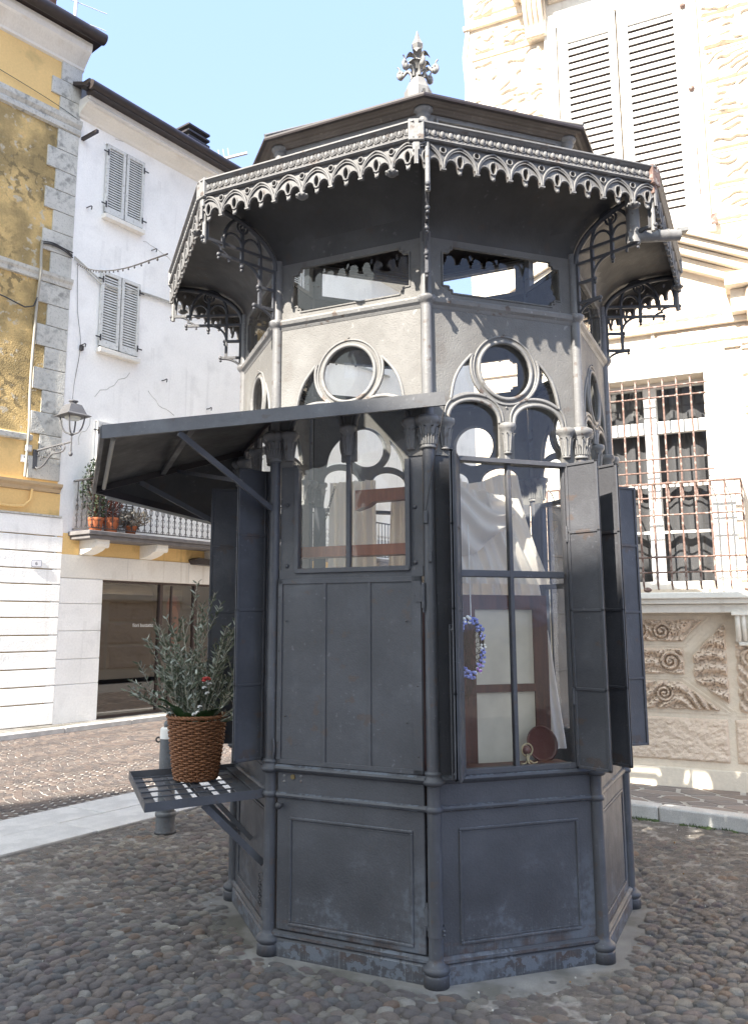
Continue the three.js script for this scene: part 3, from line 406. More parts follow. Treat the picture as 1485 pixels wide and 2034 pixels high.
// --- folding shutters
{
  const leaf = () => { const w = 0.19, h = 1.5, t = 0.014, G = [box(w, h, t * 0.5, w / 2, h / 2, 0)]; for (const [a, b] of [[0, 0.016], [w - 0.016, w]]) G.push(span(a, b, 0, h, -t / 2, t / 2 + 0.003, 0.003)); for (const y of [0, 0.37, 0.75, 1.14, h - 0.014]) G.push(span(0, w, y, y + 0.014, -t / 2, t / 2 + 0.003, 0.003)); G.push(rod([0, 0.3, 0.01], [0, 0.38, 0.01], 0.008, 8), rod([0, 1.1, 0.01], [0, 1.18, 0.01], 0.008, 8)); return join(G); };
  const g = leaf(); let s0;
  // [face, u of the hinge, angle of the opening from the wall, side]
  for (const [j, u, ang, side, n] of [[-1, 0.15, 122, 1, 2], [-1, L - 0.11, 112, -1, 1], [1, L - 0.13, 118, -1, 2], [1, 0.13, 100, 1, 1], [-2, 0.12, 124, 1, 2], [-2, L - 0.13, 140, -1, 1], [2, 0.13, 110, 1, 1], [2, L - 0.13, 110, -1, 1], [-3, L - 0.13, 112, -1, 1]]) for (let i = 0; i < n; i++) {
    const o = s0 ? again(s0, 'shutter', kiosk) : (s0 = mesh('shutter', g, M.iron, kiosk)); const a = (j + 0.5) * PI / 4, base = toFace(new THREE.Object3D(), j, 0.02); base.updateMatrix();
    const p = V3(X(u) + (i ? (side > 0 ? -0.022 : 0.022) : 0), 0.895 + i * 0.004, 0).applyMatrix4(base.matrix); o.position.copy(p);
    const t = THREE.MathUtils.degToRad(ang); o.rotation.y = -a + (side > 0 ? -t : -(PI - t)); if (i) o.rotation.y += side * 0.03;
  }
  const lever = mesh('shutter_bar', [rbox(0.026, 0.7, 0.01, X(0.075), 1.235, 0.065, 0.004, 1), ball(0.008, X(0.075), 1.56, 0.07), ball(0.008, X(0.075), 0.91, 0.07)], M.iron, kiosk); toFace(lever, -1);
}
// --- awning over the counter: three sheets on a frame, with struts back to the columns
const K2 = (x, y, z) => { const v = V3(x - KX, y, z - KZ).applyAxisAngle(V3(0, 1, 0), PHI); return v.toArray(); };   // from the scene to the kiosk
{
  const A = K2(0.44, 2.665, -3.93), Bp = K2(-1.2, 2.515, -3.99), C = K2(-1.545, 2.4, -5.03), D = K2(-0.42, 2.2, -6.12), H1 = K2(-0.43, 2.69, -4.47), H2 = K2(-0.69, 2.67, -5.25), H0 = K2(0.4, 2.69, -4.05);
  const tri = (a, b, c, dy) => { const g = new THREE.BufferGeometry(); g.setAttribute('position', new THREE.Float32BufferAttribute([a, b, c].flatMap((p) => [p[0], p[1] + dy, p[2]]), 3)); g.computeVertexNormals(); return g; };
  const S = []; for (const dy of [0.0, -0.012]) S.push(tri(A, H1, H0, dy), tri(A, Bp, H1, dy), tri(Bp, C, H2, dy), tri(Bp, H2, H1, dy), tri(C, D, H2, dy));
  const aw = mesh('awning', S, M.soffit, kiosk);
  const lo = (p, d) => [p[0], p[1] + d, p[2]];
  for (const [p, q, w] of [[A, Bp, 0.066], [Bp, C, 0.06], [C, D, 0.05], [H1, Bp, 0.0], [C, H2, 0.05], [H1, H2, 0.04]]) if (w) mesh('frame_bar', bar(lo(p, -0.02), lo(q, -0.02), w, 0.02), p === C || p === H1 ? M.gutter : p === A ? M.frame : M.iron, aw);
  const midAB = V3(...Bp).lerp(V3(...H1), 0.42), midOut = V3(...Bp).lerp(V3(...C), 0.5);
  mesh('rafter', bar(lo(V3(...Bp).lerp(V3(...A), 0.27).toArray(), -0.03), lo(V3(...C).lerp(V3(...H2), 0.45).toArray(), -0.03), 0.02, 0.03), M.soffit, aw);
  const c1 = colAt(1).toArray(), c2 = colAt(2).toArray(), hi = (c, y) => [c[0], y, c[2]];
  mesh('strut', bar(lo(V3(...Bp).lerp(V3(...A), 0.225).toArray(), -0.06), hi(c1, 2.17), 0.03, 0.012), M.iron, aw);
  mesh('strut', bar(lo(V3(...C).lerp(V3(...H2), 0.3).toArray(), -0.05), hi(c2, 2.12), 0.03, 0.012), M.iron, aw);
  mesh('strut', bar(lo(V3(...C).lerp(V3(...H2), 0.55).toArray(), -0.04), V3(...hi(c1, 2.17)).lerp(midAB, 0.35).toArray(), 0.022, 0.01), M.iron, aw);
  const strip = mat({ map: tex(256, 0.5, (p) => mul([0.6, 0.58, 0.52], 0.8 + 0.3 * n2[p])), roughness: 0.7 });
  mesh('light_strip', rod(lo(V3(...Bp).lerp(V3(...C), 0.05).lerp(V3(...H1), 0.06).toArray(), -0.045), lo(V3(...Bp).lerp(V3(...C), 0.94).lerp(V3(...H2), 0.06).toArray(), -0.045), 0.012, 8), strip, aw);
  mesh('light_strip', rod(lo(V3(...C).lerp(V3(...D), 0.05).toArray(), -0.05), lo(V3(...C).lerp(V3(...D), 0.95).toArray(), -0.05), 0.012, 8), strip, aw);
  // the cord that holds the front corner, and its cleat on the column
  const c0 = colAt(0); mesh('cord', tube([lo(A, -0.04), [c0.x + 0.012, 2.3, c0.z + 0.06], [c0.x - 0.02, 2.12, c0.z + 0.034]], 0.0028, 10, 5), M.blackIron, aw);
  mesh('cleat', [rbox(0.02, 0.06, 0.02, c0.x - 0.02, 2.09, c0.z + 0.034), rbox(0.018, 0.05, 0.024, c0.x, 1.9, c0.z + 0.036, 0.004)], M.iron, aw);
}
// --- the slatted counter shelf folded out on the left
{
  const F = 1, u0 = L - 0.02, u1 = 0.04, zo = 0.6, yi = 0.748, yo = 0.733; // face-local: x across, z out
  const pt = (t, s, y = 0) => { const uIn = lerp(u0, u1, t), uOut = lerp(L + 0.065, 0.02, t), u = lerp(uIn, uOut, s); return [X(u), lerp(yi, yo, s) + y, 0.02 + s * zo]; };
  const tray = mesh('counter_shelf', [bar(pt(0, 0), pt(0, 1), 0.042, 0.006), bar(pt(1, 0), pt(1, 1), 0.042, 0.006), bar(pt(0, 1), pt(1, 1), 0.042, 0.006), bar(pt(0, 0.02), pt(1, 0.02), 0.006, 0.07, [0, 1, 0]), bar(pt(0, 0.12, -0.012), pt(1, 0.12, -0.012), 0.005, 0.1)], M.iron, kiosk); toFace(tray, F);
  for (const s of [0.3, 0.47, 0.62, 0.76, 0.93]) mesh('slat', bar(pt(0.01, s, -0.015), pt(0.99, s, -0.015), 0.005, 0.05), M.iron, tray);
  for (const t of [0.14, 0.3, 0.46, 0.62, 0.78, 0.92]) mesh('rod', rod(pt(t, 0.12, -0.009), pt(t, 0.98, -0.009), 0.0045, 6), M.iron, tray);
  for (const t of [0.06, 0.9]) mesh('brace', bar(pt(t, t < 0.5 ? 0.52 : 0.5, -0.03), [X(lerp(L - 0.03, 0.06, t)), 0.4, 0.015], 0.032, 0.01), M.iron, tray);
  mesh('brace', bar(pt(0.5, 0.4, -0.03), [X(0.5), 0.45, 0.012], 0.025, 0.01), M.iron, tray);
  const lp = mesh('lock_chain', [rbox(0.05, 0.035, 0.02, X(L - 0.07), 0.34, 0.015), ...Array.from({ length: 12 }, (_, i) => new THREE.TorusGeometry(0.008, 0.0025, 5, 8).rotateY(i % 2 ? 0 : PI / 2).translate(X(L - 0.12), 0.335 - i * 0.013, 0.02))], M.blackIron, kiosk); toFace(lp, F);
}
// --- inside: shelves of the door face, the wooden cupboard frame behind the window face
{
  const sh1 = mesh('shelf', span(X(0.05), X(0.84), 1.93, 1.985, -0.2, -0.1), M.shelfWood, kiosk); toFace(sh1, 0);
  const s2 = poly([[X(0.4), 2.275], [X(0.84), 2.275], [X(0.84), 2.215], [X(0.5), 2.21], [X(0.47), 2.19], [X(0.4), 2.17]]); toFace(mesh('shelf', ext(s2, 0.06).translate(0, 0, -0.2), M.shelfWood, kiosk), 0);
  const z = -0.3, c = mesh('inner_door', [span(X(0.29), X(0.385), 0.13, 1.735, z - 0.03, z), span(X(0.73), X(0.815), 0.13, 1.735, z - 0.03, z), span(X(0.385), X(0.73), 1.66, 1.735, z - 0.03, z), span(X(0.385), X(0.73), 1.235, 1.275, z - 0.03, z), span(X(0.385), X(0.73), 0.13, 0.3, z - 0.03, z), span(X(0.05), X(0.29), 0.13, 1.73, z - 0.05, z - 0.03)], M.wood, kiosk); toFace(c, -1);
  mesh('white_board', span(X(0.38), X(0.735), 1.27, 1.665, z - 0.02, z - 0.012), M.whiteBoard, c); mesh('white_board', span(X(0.38), X(0.735), 0.29, 1.24, z - 0.02, z - 0.012), M.whiteBoard, c);
  const led = mesh('window_ledge', span(X(0.12), X(0.78), 0.885, 0.905, -0.2, -0.026), M.wood, kiosk); toFace(led, -1);
}
// ================= ground, street, pavements =================
const camProj = (x, y, z) => { const t = 0.1648, c = Math.cos(t), s = Math.sin(t), Y = c * (y - 1.6) + s * z, Z = -s * (y - 1.6) + c * z; return Z > -0.2 ? null : [699.9 + 1688 * x / -Z, 952.7 - 1688 * Y / -Z, -Z]; };
const inView = (x, y, z, m = 30) => { const q = camProj(x, y, z); return q && q[0] > -m && q[0] < 1485 + m && q[1] > -m && q[1] < 2034 + m ? q : null; };
const sheetXZ = (pts, y) => { const s = new THREE.ShapeGeometry(new THREE.Shape(pts.map(([x, z]) => V2(x, -z)))); s.rotateX(-PI / 2).translate(0, y, 0); return s; };
structure(mesh('ground', sheetXZ([[-160, 160], [160, 160], [160, -160], [-160, -160]], -0.03), M.asphalt));
// street frame: t runs along the street (away to the right), n across it to the left
const S0 = [-2.407, -6.152], ST = [0.559, -0.829], SN = [-0.829, -0.559];
const street = (t, n) => [S0[0] + ST[0] * t + SN[0] * n, S0[1] + ST[1] * t + SN[1] * n];
const kerbP = [2.263, -7.409], kerbD = [0.805, 0.593], kerbN = [-0.593, 0.805];
const right = (a, q) => [kerbP[0] + kerbD[0] * a + kerbN[0] * q, kerbP[1] + kerbD[1] * a + kerbN[1] * q];
const road = structure(mesh('road', sheetXZ([street(-14, 0.9), street(-14, 6.2), street(30, 6.2), street(30, 0.9)], -0.005), M.mortar));
// setts in nested arcs
{
  const rr = rng(21), list = [], W = 1.32, pitch = 0.098, n0 = 0.94;
  for (let b = 0; b < 4; b++) for (let k = -90; k < 200; k++) for (let i = 0; i < 11; i++) {
    const v = (i + 0.5) / 11 - 0.5, n = n0 + (b + 0.5 + v) * W * 0.8, slope = 8 * 0.25 * v / (W * 0.8) * -1, t = k * pitch + 0.29 * 4 * v * v * 1.0 + (b % 2) * 0.05;
    if (n > 5.12) continue;
    const [x, z] = street(t + (rr() - 0.5) * 0.008, n + (rr() - 0.5) * 0.008); const turn = Math.atan2(0.29 * 8 * v, W * 0.8);
    if (Math.hypot(x, z + 8) > 14) continue;
    list.push({ x, z, turn, s: 0.9 + 0.18 * rr(), w: 0.86 + 0.16 * rr(), c: rr(), g: (rr() * 4) | 0 });
  }
  const sett = (sd) => { const r = rng(sd), j = () => (r() - 0.5) * 0.1, t = [[-0.43, -0.43], [0.43, -0.43], [0.43, 0.43], [-0.43, 0.43]].map(([x, z]) => [x + j(), z + j()]), P = (p, y, k) => [p[0] * k, y + (r() - 0.5) * 0.06, p[1] * k];
    const top = t.map((p) => P(p, 0.36, 0.9)), mid = t.map((p) => P(p, 0.22, 1.03)), bot = t.map((p) => P(p, -0.2, 1.04)), v = [];
    const q = (a, b, c, d) => v.push(...a, ...c, ...b, ...a, ...d, ...c); q(top[0], top[1], top[2], top[3]); for (let i = 0; i < 4; i++) { const k = (i + 1) % 4; q(top[k], top[i], mid[i], mid[k]); q(mid[k], mid[i], bot[i], bot[k]); }
    const g = new THREE.BufferGeometry(); g.setAttribute('position', new THREE.Float32BufferAttribute(v, 3)); g.computeVertexNormals(); return boxUV(g); };
  const gs = [31, 32, 33, 34].map(sett), cols = [[0.4, 0.315, 0.28], [0.33, 0.275, 0.255], [0.46, 0.37, 0.325], [0.29, 0.25, 0.24], [0.38, 0.325, 0.3]];
  const settTex = tex(256, 1, (p) => mul([1, 1, 1], 0.7 + 0.5 * n2[p] + 0.2 * (n4[p] - 0.5)));
  const ms = cols.map((c) => mat({ rgb: c, map: settTex, roughness: 0.8, bumpMap: grain, bumpScale: 0.06 }));
  for (const o of list) { const q = inView(o.x, 0, o.z); o.size = q ? 1 / q[2] : 0; }
  list.sort((a, b) => b.size - a.size);
  const X0 = new THREE.Object3D(), put = (d, o) => { d.position.set(o.x, -0.012, o.z); d.rotation.set(0, Math.atan2(-ST[1], ST[0]) + o.turn * -1, 0); d.scale.set(0.088 * o.s, 0.045, 0.094 * o.w); };
  list.slice(0, 300).forEach((o) => { const m = new THREE.Mesh(gs[o.g], ms[(o.c * 5) | 0]); m.name = 'sett'; m.castShadow = m.receiveShadow = true; put(m, o); road.add(m); });
  const white = mat({ rgb: [1, 1, 1], map: settTex, roughness: 0.8, bumpMap: grain, bumpScale: 0.06 });
  for (let g = 0; g < 4; g++) { const sub = list.slice(300).filter((o) => o.g === g), im = new THREE.InstancedMesh(gs[g], white, sub.length); sub.forEach((o, i) => { put(X0, o); X0.updateMatrix(); im.setMatrixAt(i, X0.matrix); const c = cols[(o.c * 5) | 0]; im.setColorAt(i, new THREE.Color().setRGB(...c)); }); im.name = 'setts'; im.castShadow = im.receiveShadow = true; stuff(im); road.add(im); }
}
// granite slabs along the near edge of the street
{
  const walk = structure(mesh('sidewalk', sheetXZ([street(-14, -0.005), street(-14, 0.925), street(3.4, 0.925), street(3.4, -0.005)], 0.006), M.dirt)); const rr = rng(8);
  for (const [n0, n1, st] of [[0, 0.455, 0.3], [0.463, 0.92, 0.9]]) { let t = -14 + st; while (t < 3.3) { const len = 1.5 + rr() * 0.7; const w = Math.min(len - 0.008, 3.38 - t); const g = rbox(w, 0.05, n1 - n0, 0, 0, 0, 0.007, 1); const m = mesh('slab', g, M.granite, walk); const [x, z] = street(t + len / 2, (n0 + n1) / 2); m.position.set(x, -0.004 + (rr() - 0.5) * 0.004, z); m.rotation.y = Math.atan2(-ST[1], ST[0]); t += len; } }
}
// far pavement below the left-hand houses
{
  const walk = structure(mesh('pavement', sheetXZ([street(-14, 5.18), street(-14, 6.6), street(30, 6.6), street(30, 5.18)], 0.06), M.concrete));
  for (let t = -8; t < 24; t += 1.25) { const m = mesh('kerb_stone', rbox(1.24, 0.16, 0.16, 0, 0, 0, 0.015, 1), M.granite, walk); const [x, z] = street(t + 0.6, 5.2); m.position.set(x, 0.0, z); m.rotation.y = Math.atan2(-ST[1], ST[0]); }
}
// cobbled square
const isCobble = (x, z) => { const n = (x - S0[0]) * SN[0] + (z - S0[1]) * SN[1], t = (x - S0[0]) * ST[0] + (z - S0[1]) * ST[1], q = (x - kerbP[0]) * kerbN[0] + (z - kerbP[1]) * kerbN[1];
  if (n > -0.03 || q < 0.03) return false; const dx = x - KX, dz = z - KZ, a = Math.atan2(-dx, dz) - PHI, m = Math.abs(((a / (PI / 4) + 80) % 1) - 0.5) * PI / 4; const ap = Math.hypot(dx, dz) * Math.cos(m); return ap > AP + 0.07 + 0.1 * (fbm(x * 4, z * 4, 3, 4) - 0.25) ; };
const square = structure(mesh('cobbled_square', sheetXZ([street(-14, -0.004), street(3.6, -0.004), right(-3.2, 0), right(12, 0), [14, 12], [-12, 12]], 0.001), M.dirt));
{
  const rr = rng(77), stones = [], cob = (sd) => { let g = mergeVertices(plain(new THREE.IcosahedronGeometry(1, 2))); const p = g.attributes.position, v = V3(); for (let i = 0; i < p.count; i++) { v.fromBufferAttribute(p, i); const k = 1 + 0.22 * vnoise(v.x * 1.1 + sd, v.z * 1.1 + v.y * 0.6, sd) + 0.08 * vnoise(v.x * 3, v.z * 3 + v.y * 2, sd + 5); v.multiplyScalar(k); if (v.y > 0.62) v.y = 0.62 + (v.y - 0.62) * 0.55; p.setXYZ(i, v.x, v.y, v.z); } g.computeVertexNormals(); return boxUV(plain(g)); };
  const gs = [1, 2, 3, 4, 5, 6, 7].map((s) => cob(s * 13));
  const cols = [[0.38, 0.335, 0.315], [0.47, 0.41, 0.375], [0.55, 0.455, 0.39], [0.39, 0.375, 0.365], [0.64, 0.58, 0.5], [0.54, 0.39, 0.3], [0.82, 0.76, 0.67], [0.46, 0.375, 0.36]], wts = [0.28, 0.5, 0.62, 0.76, 0.86, 0.9, 0.93, 1];
  const pick = (u) => wts.findIndex((w) => u <= w);
  const ct = tex(256, 1.3, (p) => mul([1, 1, 1], 0.62 + 0.55 * n3[p] + 0.35 * (n4[p] - 0.5) + 0.1 * n1[p]));
  const opts = { map: ct, roughness: 0.42, bumpMap: grain, bumpScale: 0.05 }, ms = cols.map((c) => mat({ rgb: c, ...opts })), white = mat({ rgb: [1, 1, 1], ...opts });
  for (let j = -40; j < 190; j++) for (let i = -70; i < 90; i++) {
    const sx = 0.068, sz = 0.046, x0 = i * sx + (j % 2) * sx / 2, z0 = -1.4 - j * sz * 0.98;
    const x = x0 + (rr() - 0.5) * 0.03 + 0.06 * vnoise(x0, z0, 3), z = z0 + (rr() - 0.5) * 0.022 + 0.1 * vnoise(x0 * 0.8, z0 * 0.8, 7), u = rr(), b = rr(), c = rr(), e = rr(), h = rr(), t = rr();
    if (z > -1.2 || z < -9.3 || !isCobble(x, z)) continue;
    const worn = fbm(x * 0.7 + 3, z * 0.7, 3, 40); if (u < 0.03 + 0.1 * sst(0.55, 0.7, worn)) continue;
    const big = 1 + 0.35 * sst(-4.2, -3.2, z);
    stones.push({ x, z, y: -0.006 - 0.013 * sst(0.5, 0.68, worn) - 0.013 * sst(0.9, 0.3, (x - kerbP[0]) * kerbN[0] + (z - kerbP[1]) * kerbN[1] + 0.5 * (worn - 0.5)) + (h - 0.5) * 0.01, turn: (t - 0.5) * 1.1 + 1.4 * vnoise(x * 0.6, z * 0.6, 50), s: [0.033 * (0.85 + 0.55 * b) * big, 0.03 * (0.8 + 0.5 * c), 0.0245 * (0.85 + 0.45 * e) * big], tilt: (h - 0.5) * 0.5, c: pick(u * 7.77 % 1), g: (b * 7) | 0 });
  }
  for (const o of stones) { const q = inView(o.x, 0, o.z, 0); o.size = q && !(Math.abs(q[0] - 860) < 300 && q[1] < 1700) ? o.s[0] / q[2] : 0; }
  stones.sort((a, b) => b.size - a.size);
  const D = new THREE.Object3D(), put = (d, o) => { d.position.set(o.x, o.y, o.z); d.rotation.set(o.tilt, o.turn, o.tilt * 0.6); d.scale.set(...o.s); };
  stones.slice(0, 300).forEach((o) => { const m = new THREE.Mesh(gs[o.g], ms[o.c]); m.name = 'cobble'; m.castShadow = m.receiveShadow = true; put(m, o); square.add(m); });
  for (let g = 0; g < 7; g++) { const sub = stones.slice(300).filter((o) => o.g === g), im = new THREE.InstancedMesh(gs[g], white, sub.length); sub.forEach((o, i) => { put(D, o); D.updateMatrix(); im.setMatrixAt(i, D.matrix); im.setColorAt(i, new THREE.Color().setRGB(...mul(cols[o.c], 0.85 + 0.3 * ((i * 0.618) % 1)))); }); im.name = 'cobbles'; im.castShadow = im.receiveShadow = true; stuff(im); square.add(im); }
}
// grit, chips of stone and dry leaf bits between the cobbles
{ const rr = rng(91), g = plain(new THREE.IcosahedronGeometry(1, 0)), spots = []; for (let i = 0; i < 5200; i++) { const x = -3 + rr() * 7, z = -2.6 - rr() * 5.5; if (isCobble(x, z) && fbm(x * 2, z * 2, 3, 71) > 0.4) spots.push([x, z, 0.0015 + 0.0045 * rr() * rr(), rr()]); }
  const im = new THREE.InstancedMesh(boxUV(g), mat({ rgb: [1, 1, 1], roughness: 0.9 }), spots.length), D = new THREE.Object3D(); spots.forEach(([x, z, s, c], i) => { D.position.set(x, 0.004 + s, z); D.rotation.set(c * 6, c * 17, c * 9); D.scale.set(s * 1.3, s * 0.7, s); D.updateMatrix(); im.setMatrixAt(i, D.matrix); im.setColorAt(i, new THREE.Color().setRGB(...(c < 0.12 ? [0.3, 0.17, 0.06] : mul([0.5, 0.47, 0.42], 0.5 + c)))); }); im.name = 'grit'; stuff(im); square.add(im); }
// concrete apron round the foot of the kiosk
{
  const N = 160, p = []; for (let i = 0; i < N; i++) { const a = i / N * 2 * PI, m = Math.abs((((a - PHI * 0) / (PI / 4) + 80) % 1) - 0.5) * PI / 4, r = (AP + 0.17 + 0.1 * (fbm(Math.cos(a) * 4.2, Math.sin(a) * 4.2, 4, 9) - 0.5)) / Math.cos(m); p.push([KX + r * Math.sin(a - PHI), KZ + r * Math.cos(a - PHI)]); }
  const s = new THREE.Shape(p.map(([x, z]) => V2(x, -z))); const g = new THREE.ExtrudeGeometry(s, { depth: 0.008, bevelEnabled: true, bevelThickness: 0.008, bevelSize: 0.03, bevelSegments: 2 }).rotateX(-PI / 2).translate(0, -0.009, 0);
  structure(mesh('concrete_apron', g, M.concrete));
}
// right-hand pavement: granite kerb and irregular stones set in mortar
{
  const walk = structure(mesh('stone_pavement', [(() => { const g = sheetXZ([right(-4.5, -0.16), right(9, -0.16), right(9, -2.6), right(-4.5, -2.6)], 0.095); return g; })()], M.mortar));
  const rr = rng(18);
  for (let a = -4.2; a < 8; ) { const len = 0.9 + rr() * 0.5, m = mesh('kerb_stone', rbox(len - 0.008, 0.22, 0.17, 0, 0, 0, 0.02, 2), M.granite, walk), [x, z] = right(a + len / 2, -0.09); m.position.set(x, 0.0, z); m.rotation.y = -Math.atan2(kerbD[1], kerbD[0]); a += len; }
  // Voronoi-like stones: each cell is cut from its square by the bisectors to its neighbours, then shrunk for the joint
  const cell = [], ca = 0.34, cb = 0.17, seeds = []; for (let j = -1; j < 10; j++) for (let i = -12; i < 24; i++) seeds.push([i * ca + (j % 2) * 0.15 + (rr() - 0.5) * 0.2, 0.2 + j * cb + (rr() - 0.5) * 0.1]);
  const cut = (P, nx, ny, d) => { const out = []; for (let i = 0; i < P.length; i++) { const A = P[i], B = P[(i + 1) % P.length], da = A[0] * nx + A[1] * ny - d, db = B[0] * nx + B[1] * ny - d; if (da <= 0) out.push(A); if ((da < 0) !== (db < 0)) { const t = da / (da - db); out.push([A[0] + (B[0] - A[0]) * t, A[1] + (B[1] - A[1]) * t]); } } return out; };
  const sm = [[0.26, 0.205, 0.175], [0.29, 0.24, 0.215], [0.235, 0.2, 0.185]].map((c, i) => mat({ map: tex(256, 0.8, (p) => mul(c, 0.75 + 0.5 * sh(n2, p, i))), roughness: 0.8, bumpMap: grain, bumpScale: 0.004 }));
  for (const [a, b] of seeds) { let P = [[a - 0.5, b - 0.4], [a + 0.5, b - 0.4], [a + 0.5, b + 0.4], [a - 0.5, b + 0.4]];
    for (const [c, d] of seeds) { if ((c === a && d === b) || Math.abs(c - a) > 1 || Math.abs(d - b) > 0.8) continue; const nx = c - a, ny = (d - b) * 2.2, l = Math.hypot(nx, ny); P = cut(P, nx / l, ny / l, ((a + c) / 2 * nx + (b + d) / 2 * ny) / l - 0.017 - 0.014 * rr()); if (P.length < 3) break; }
    P = cut(P, 0, -1, -0.19); P = cut(P, 0, 1, 1.75); if (P.length < 3) continue;
    const cx = P.reduce((s, p) => s + p[0], 0) / P.length, cy = P.reduce((s, p) => s + p[1], 0) / P.length; const g = new THREE.ExtrudeGeometry(poly(P.map(([x, y]) => [x - cx, y - cy])), { depth: 0.016, bevelEnabled: true, bevelThickness: 0.004, bevelSize: 0.004, bevelSegments: 1 }).rotateX(-PI / 2);
    const m = mesh('paving_stone', g, sm[(rr() * 3) | 0], walk), [x, z] = right(cx, -cy); m.position.set(x, 0.081, z); m.rotation.y = -Math.atan2(kerbD[1], kerbD[0]); }
  // moss and weeds in the joint at the foot of the kerb
  const blades = []; for (let i = 0; i < 900; i++) { const a = -1 + rr() * 3.2, c = fbm(a * 4, 2, 3, 88); if (c < 0.42 + rr() * 0.2) continue; const [x, z] = right(a, 0.005 + rr() * 0.07); const h = 0.012 + 0.03 * rr() * c, t = rr() * 6.28, w = 0.006; const g = new THREE.BufferGeometry(); g.setAttribute('position', new THREE.Float32BufferAttribute([x - w * Math.cos(t), -0.005, z - w * Math.sin(t), x + w * Math.cos(t), -0.005, z + w * Math.sin(t), x + (rr() - 0.5) * 0.03, h, z + (rr() - 0.5) * 0.03], 3)); g.computeVertexNormals(); blades.push(g); }
  for (let i = 0; i < 160; i++) { const a = -1 + rr() * 3.2; if (fbm(a * 4, 2, 3, 88) < 0.46) continue; const [x, z] = right(a, 0.01 + rr() * 0.05); blades.push(ball(0.012 + 0.02 * rr(), x, -0.004, z, 1.2, 0.7, 1, 6, 4)); }
  stuff(tag(mesh('moss', blades, mat({ rgb: [0.055, 0.08, 0.028], roughness: 1 })), 'green moss and weeds growing along the foot of the granite kerb', 'moss'));
}
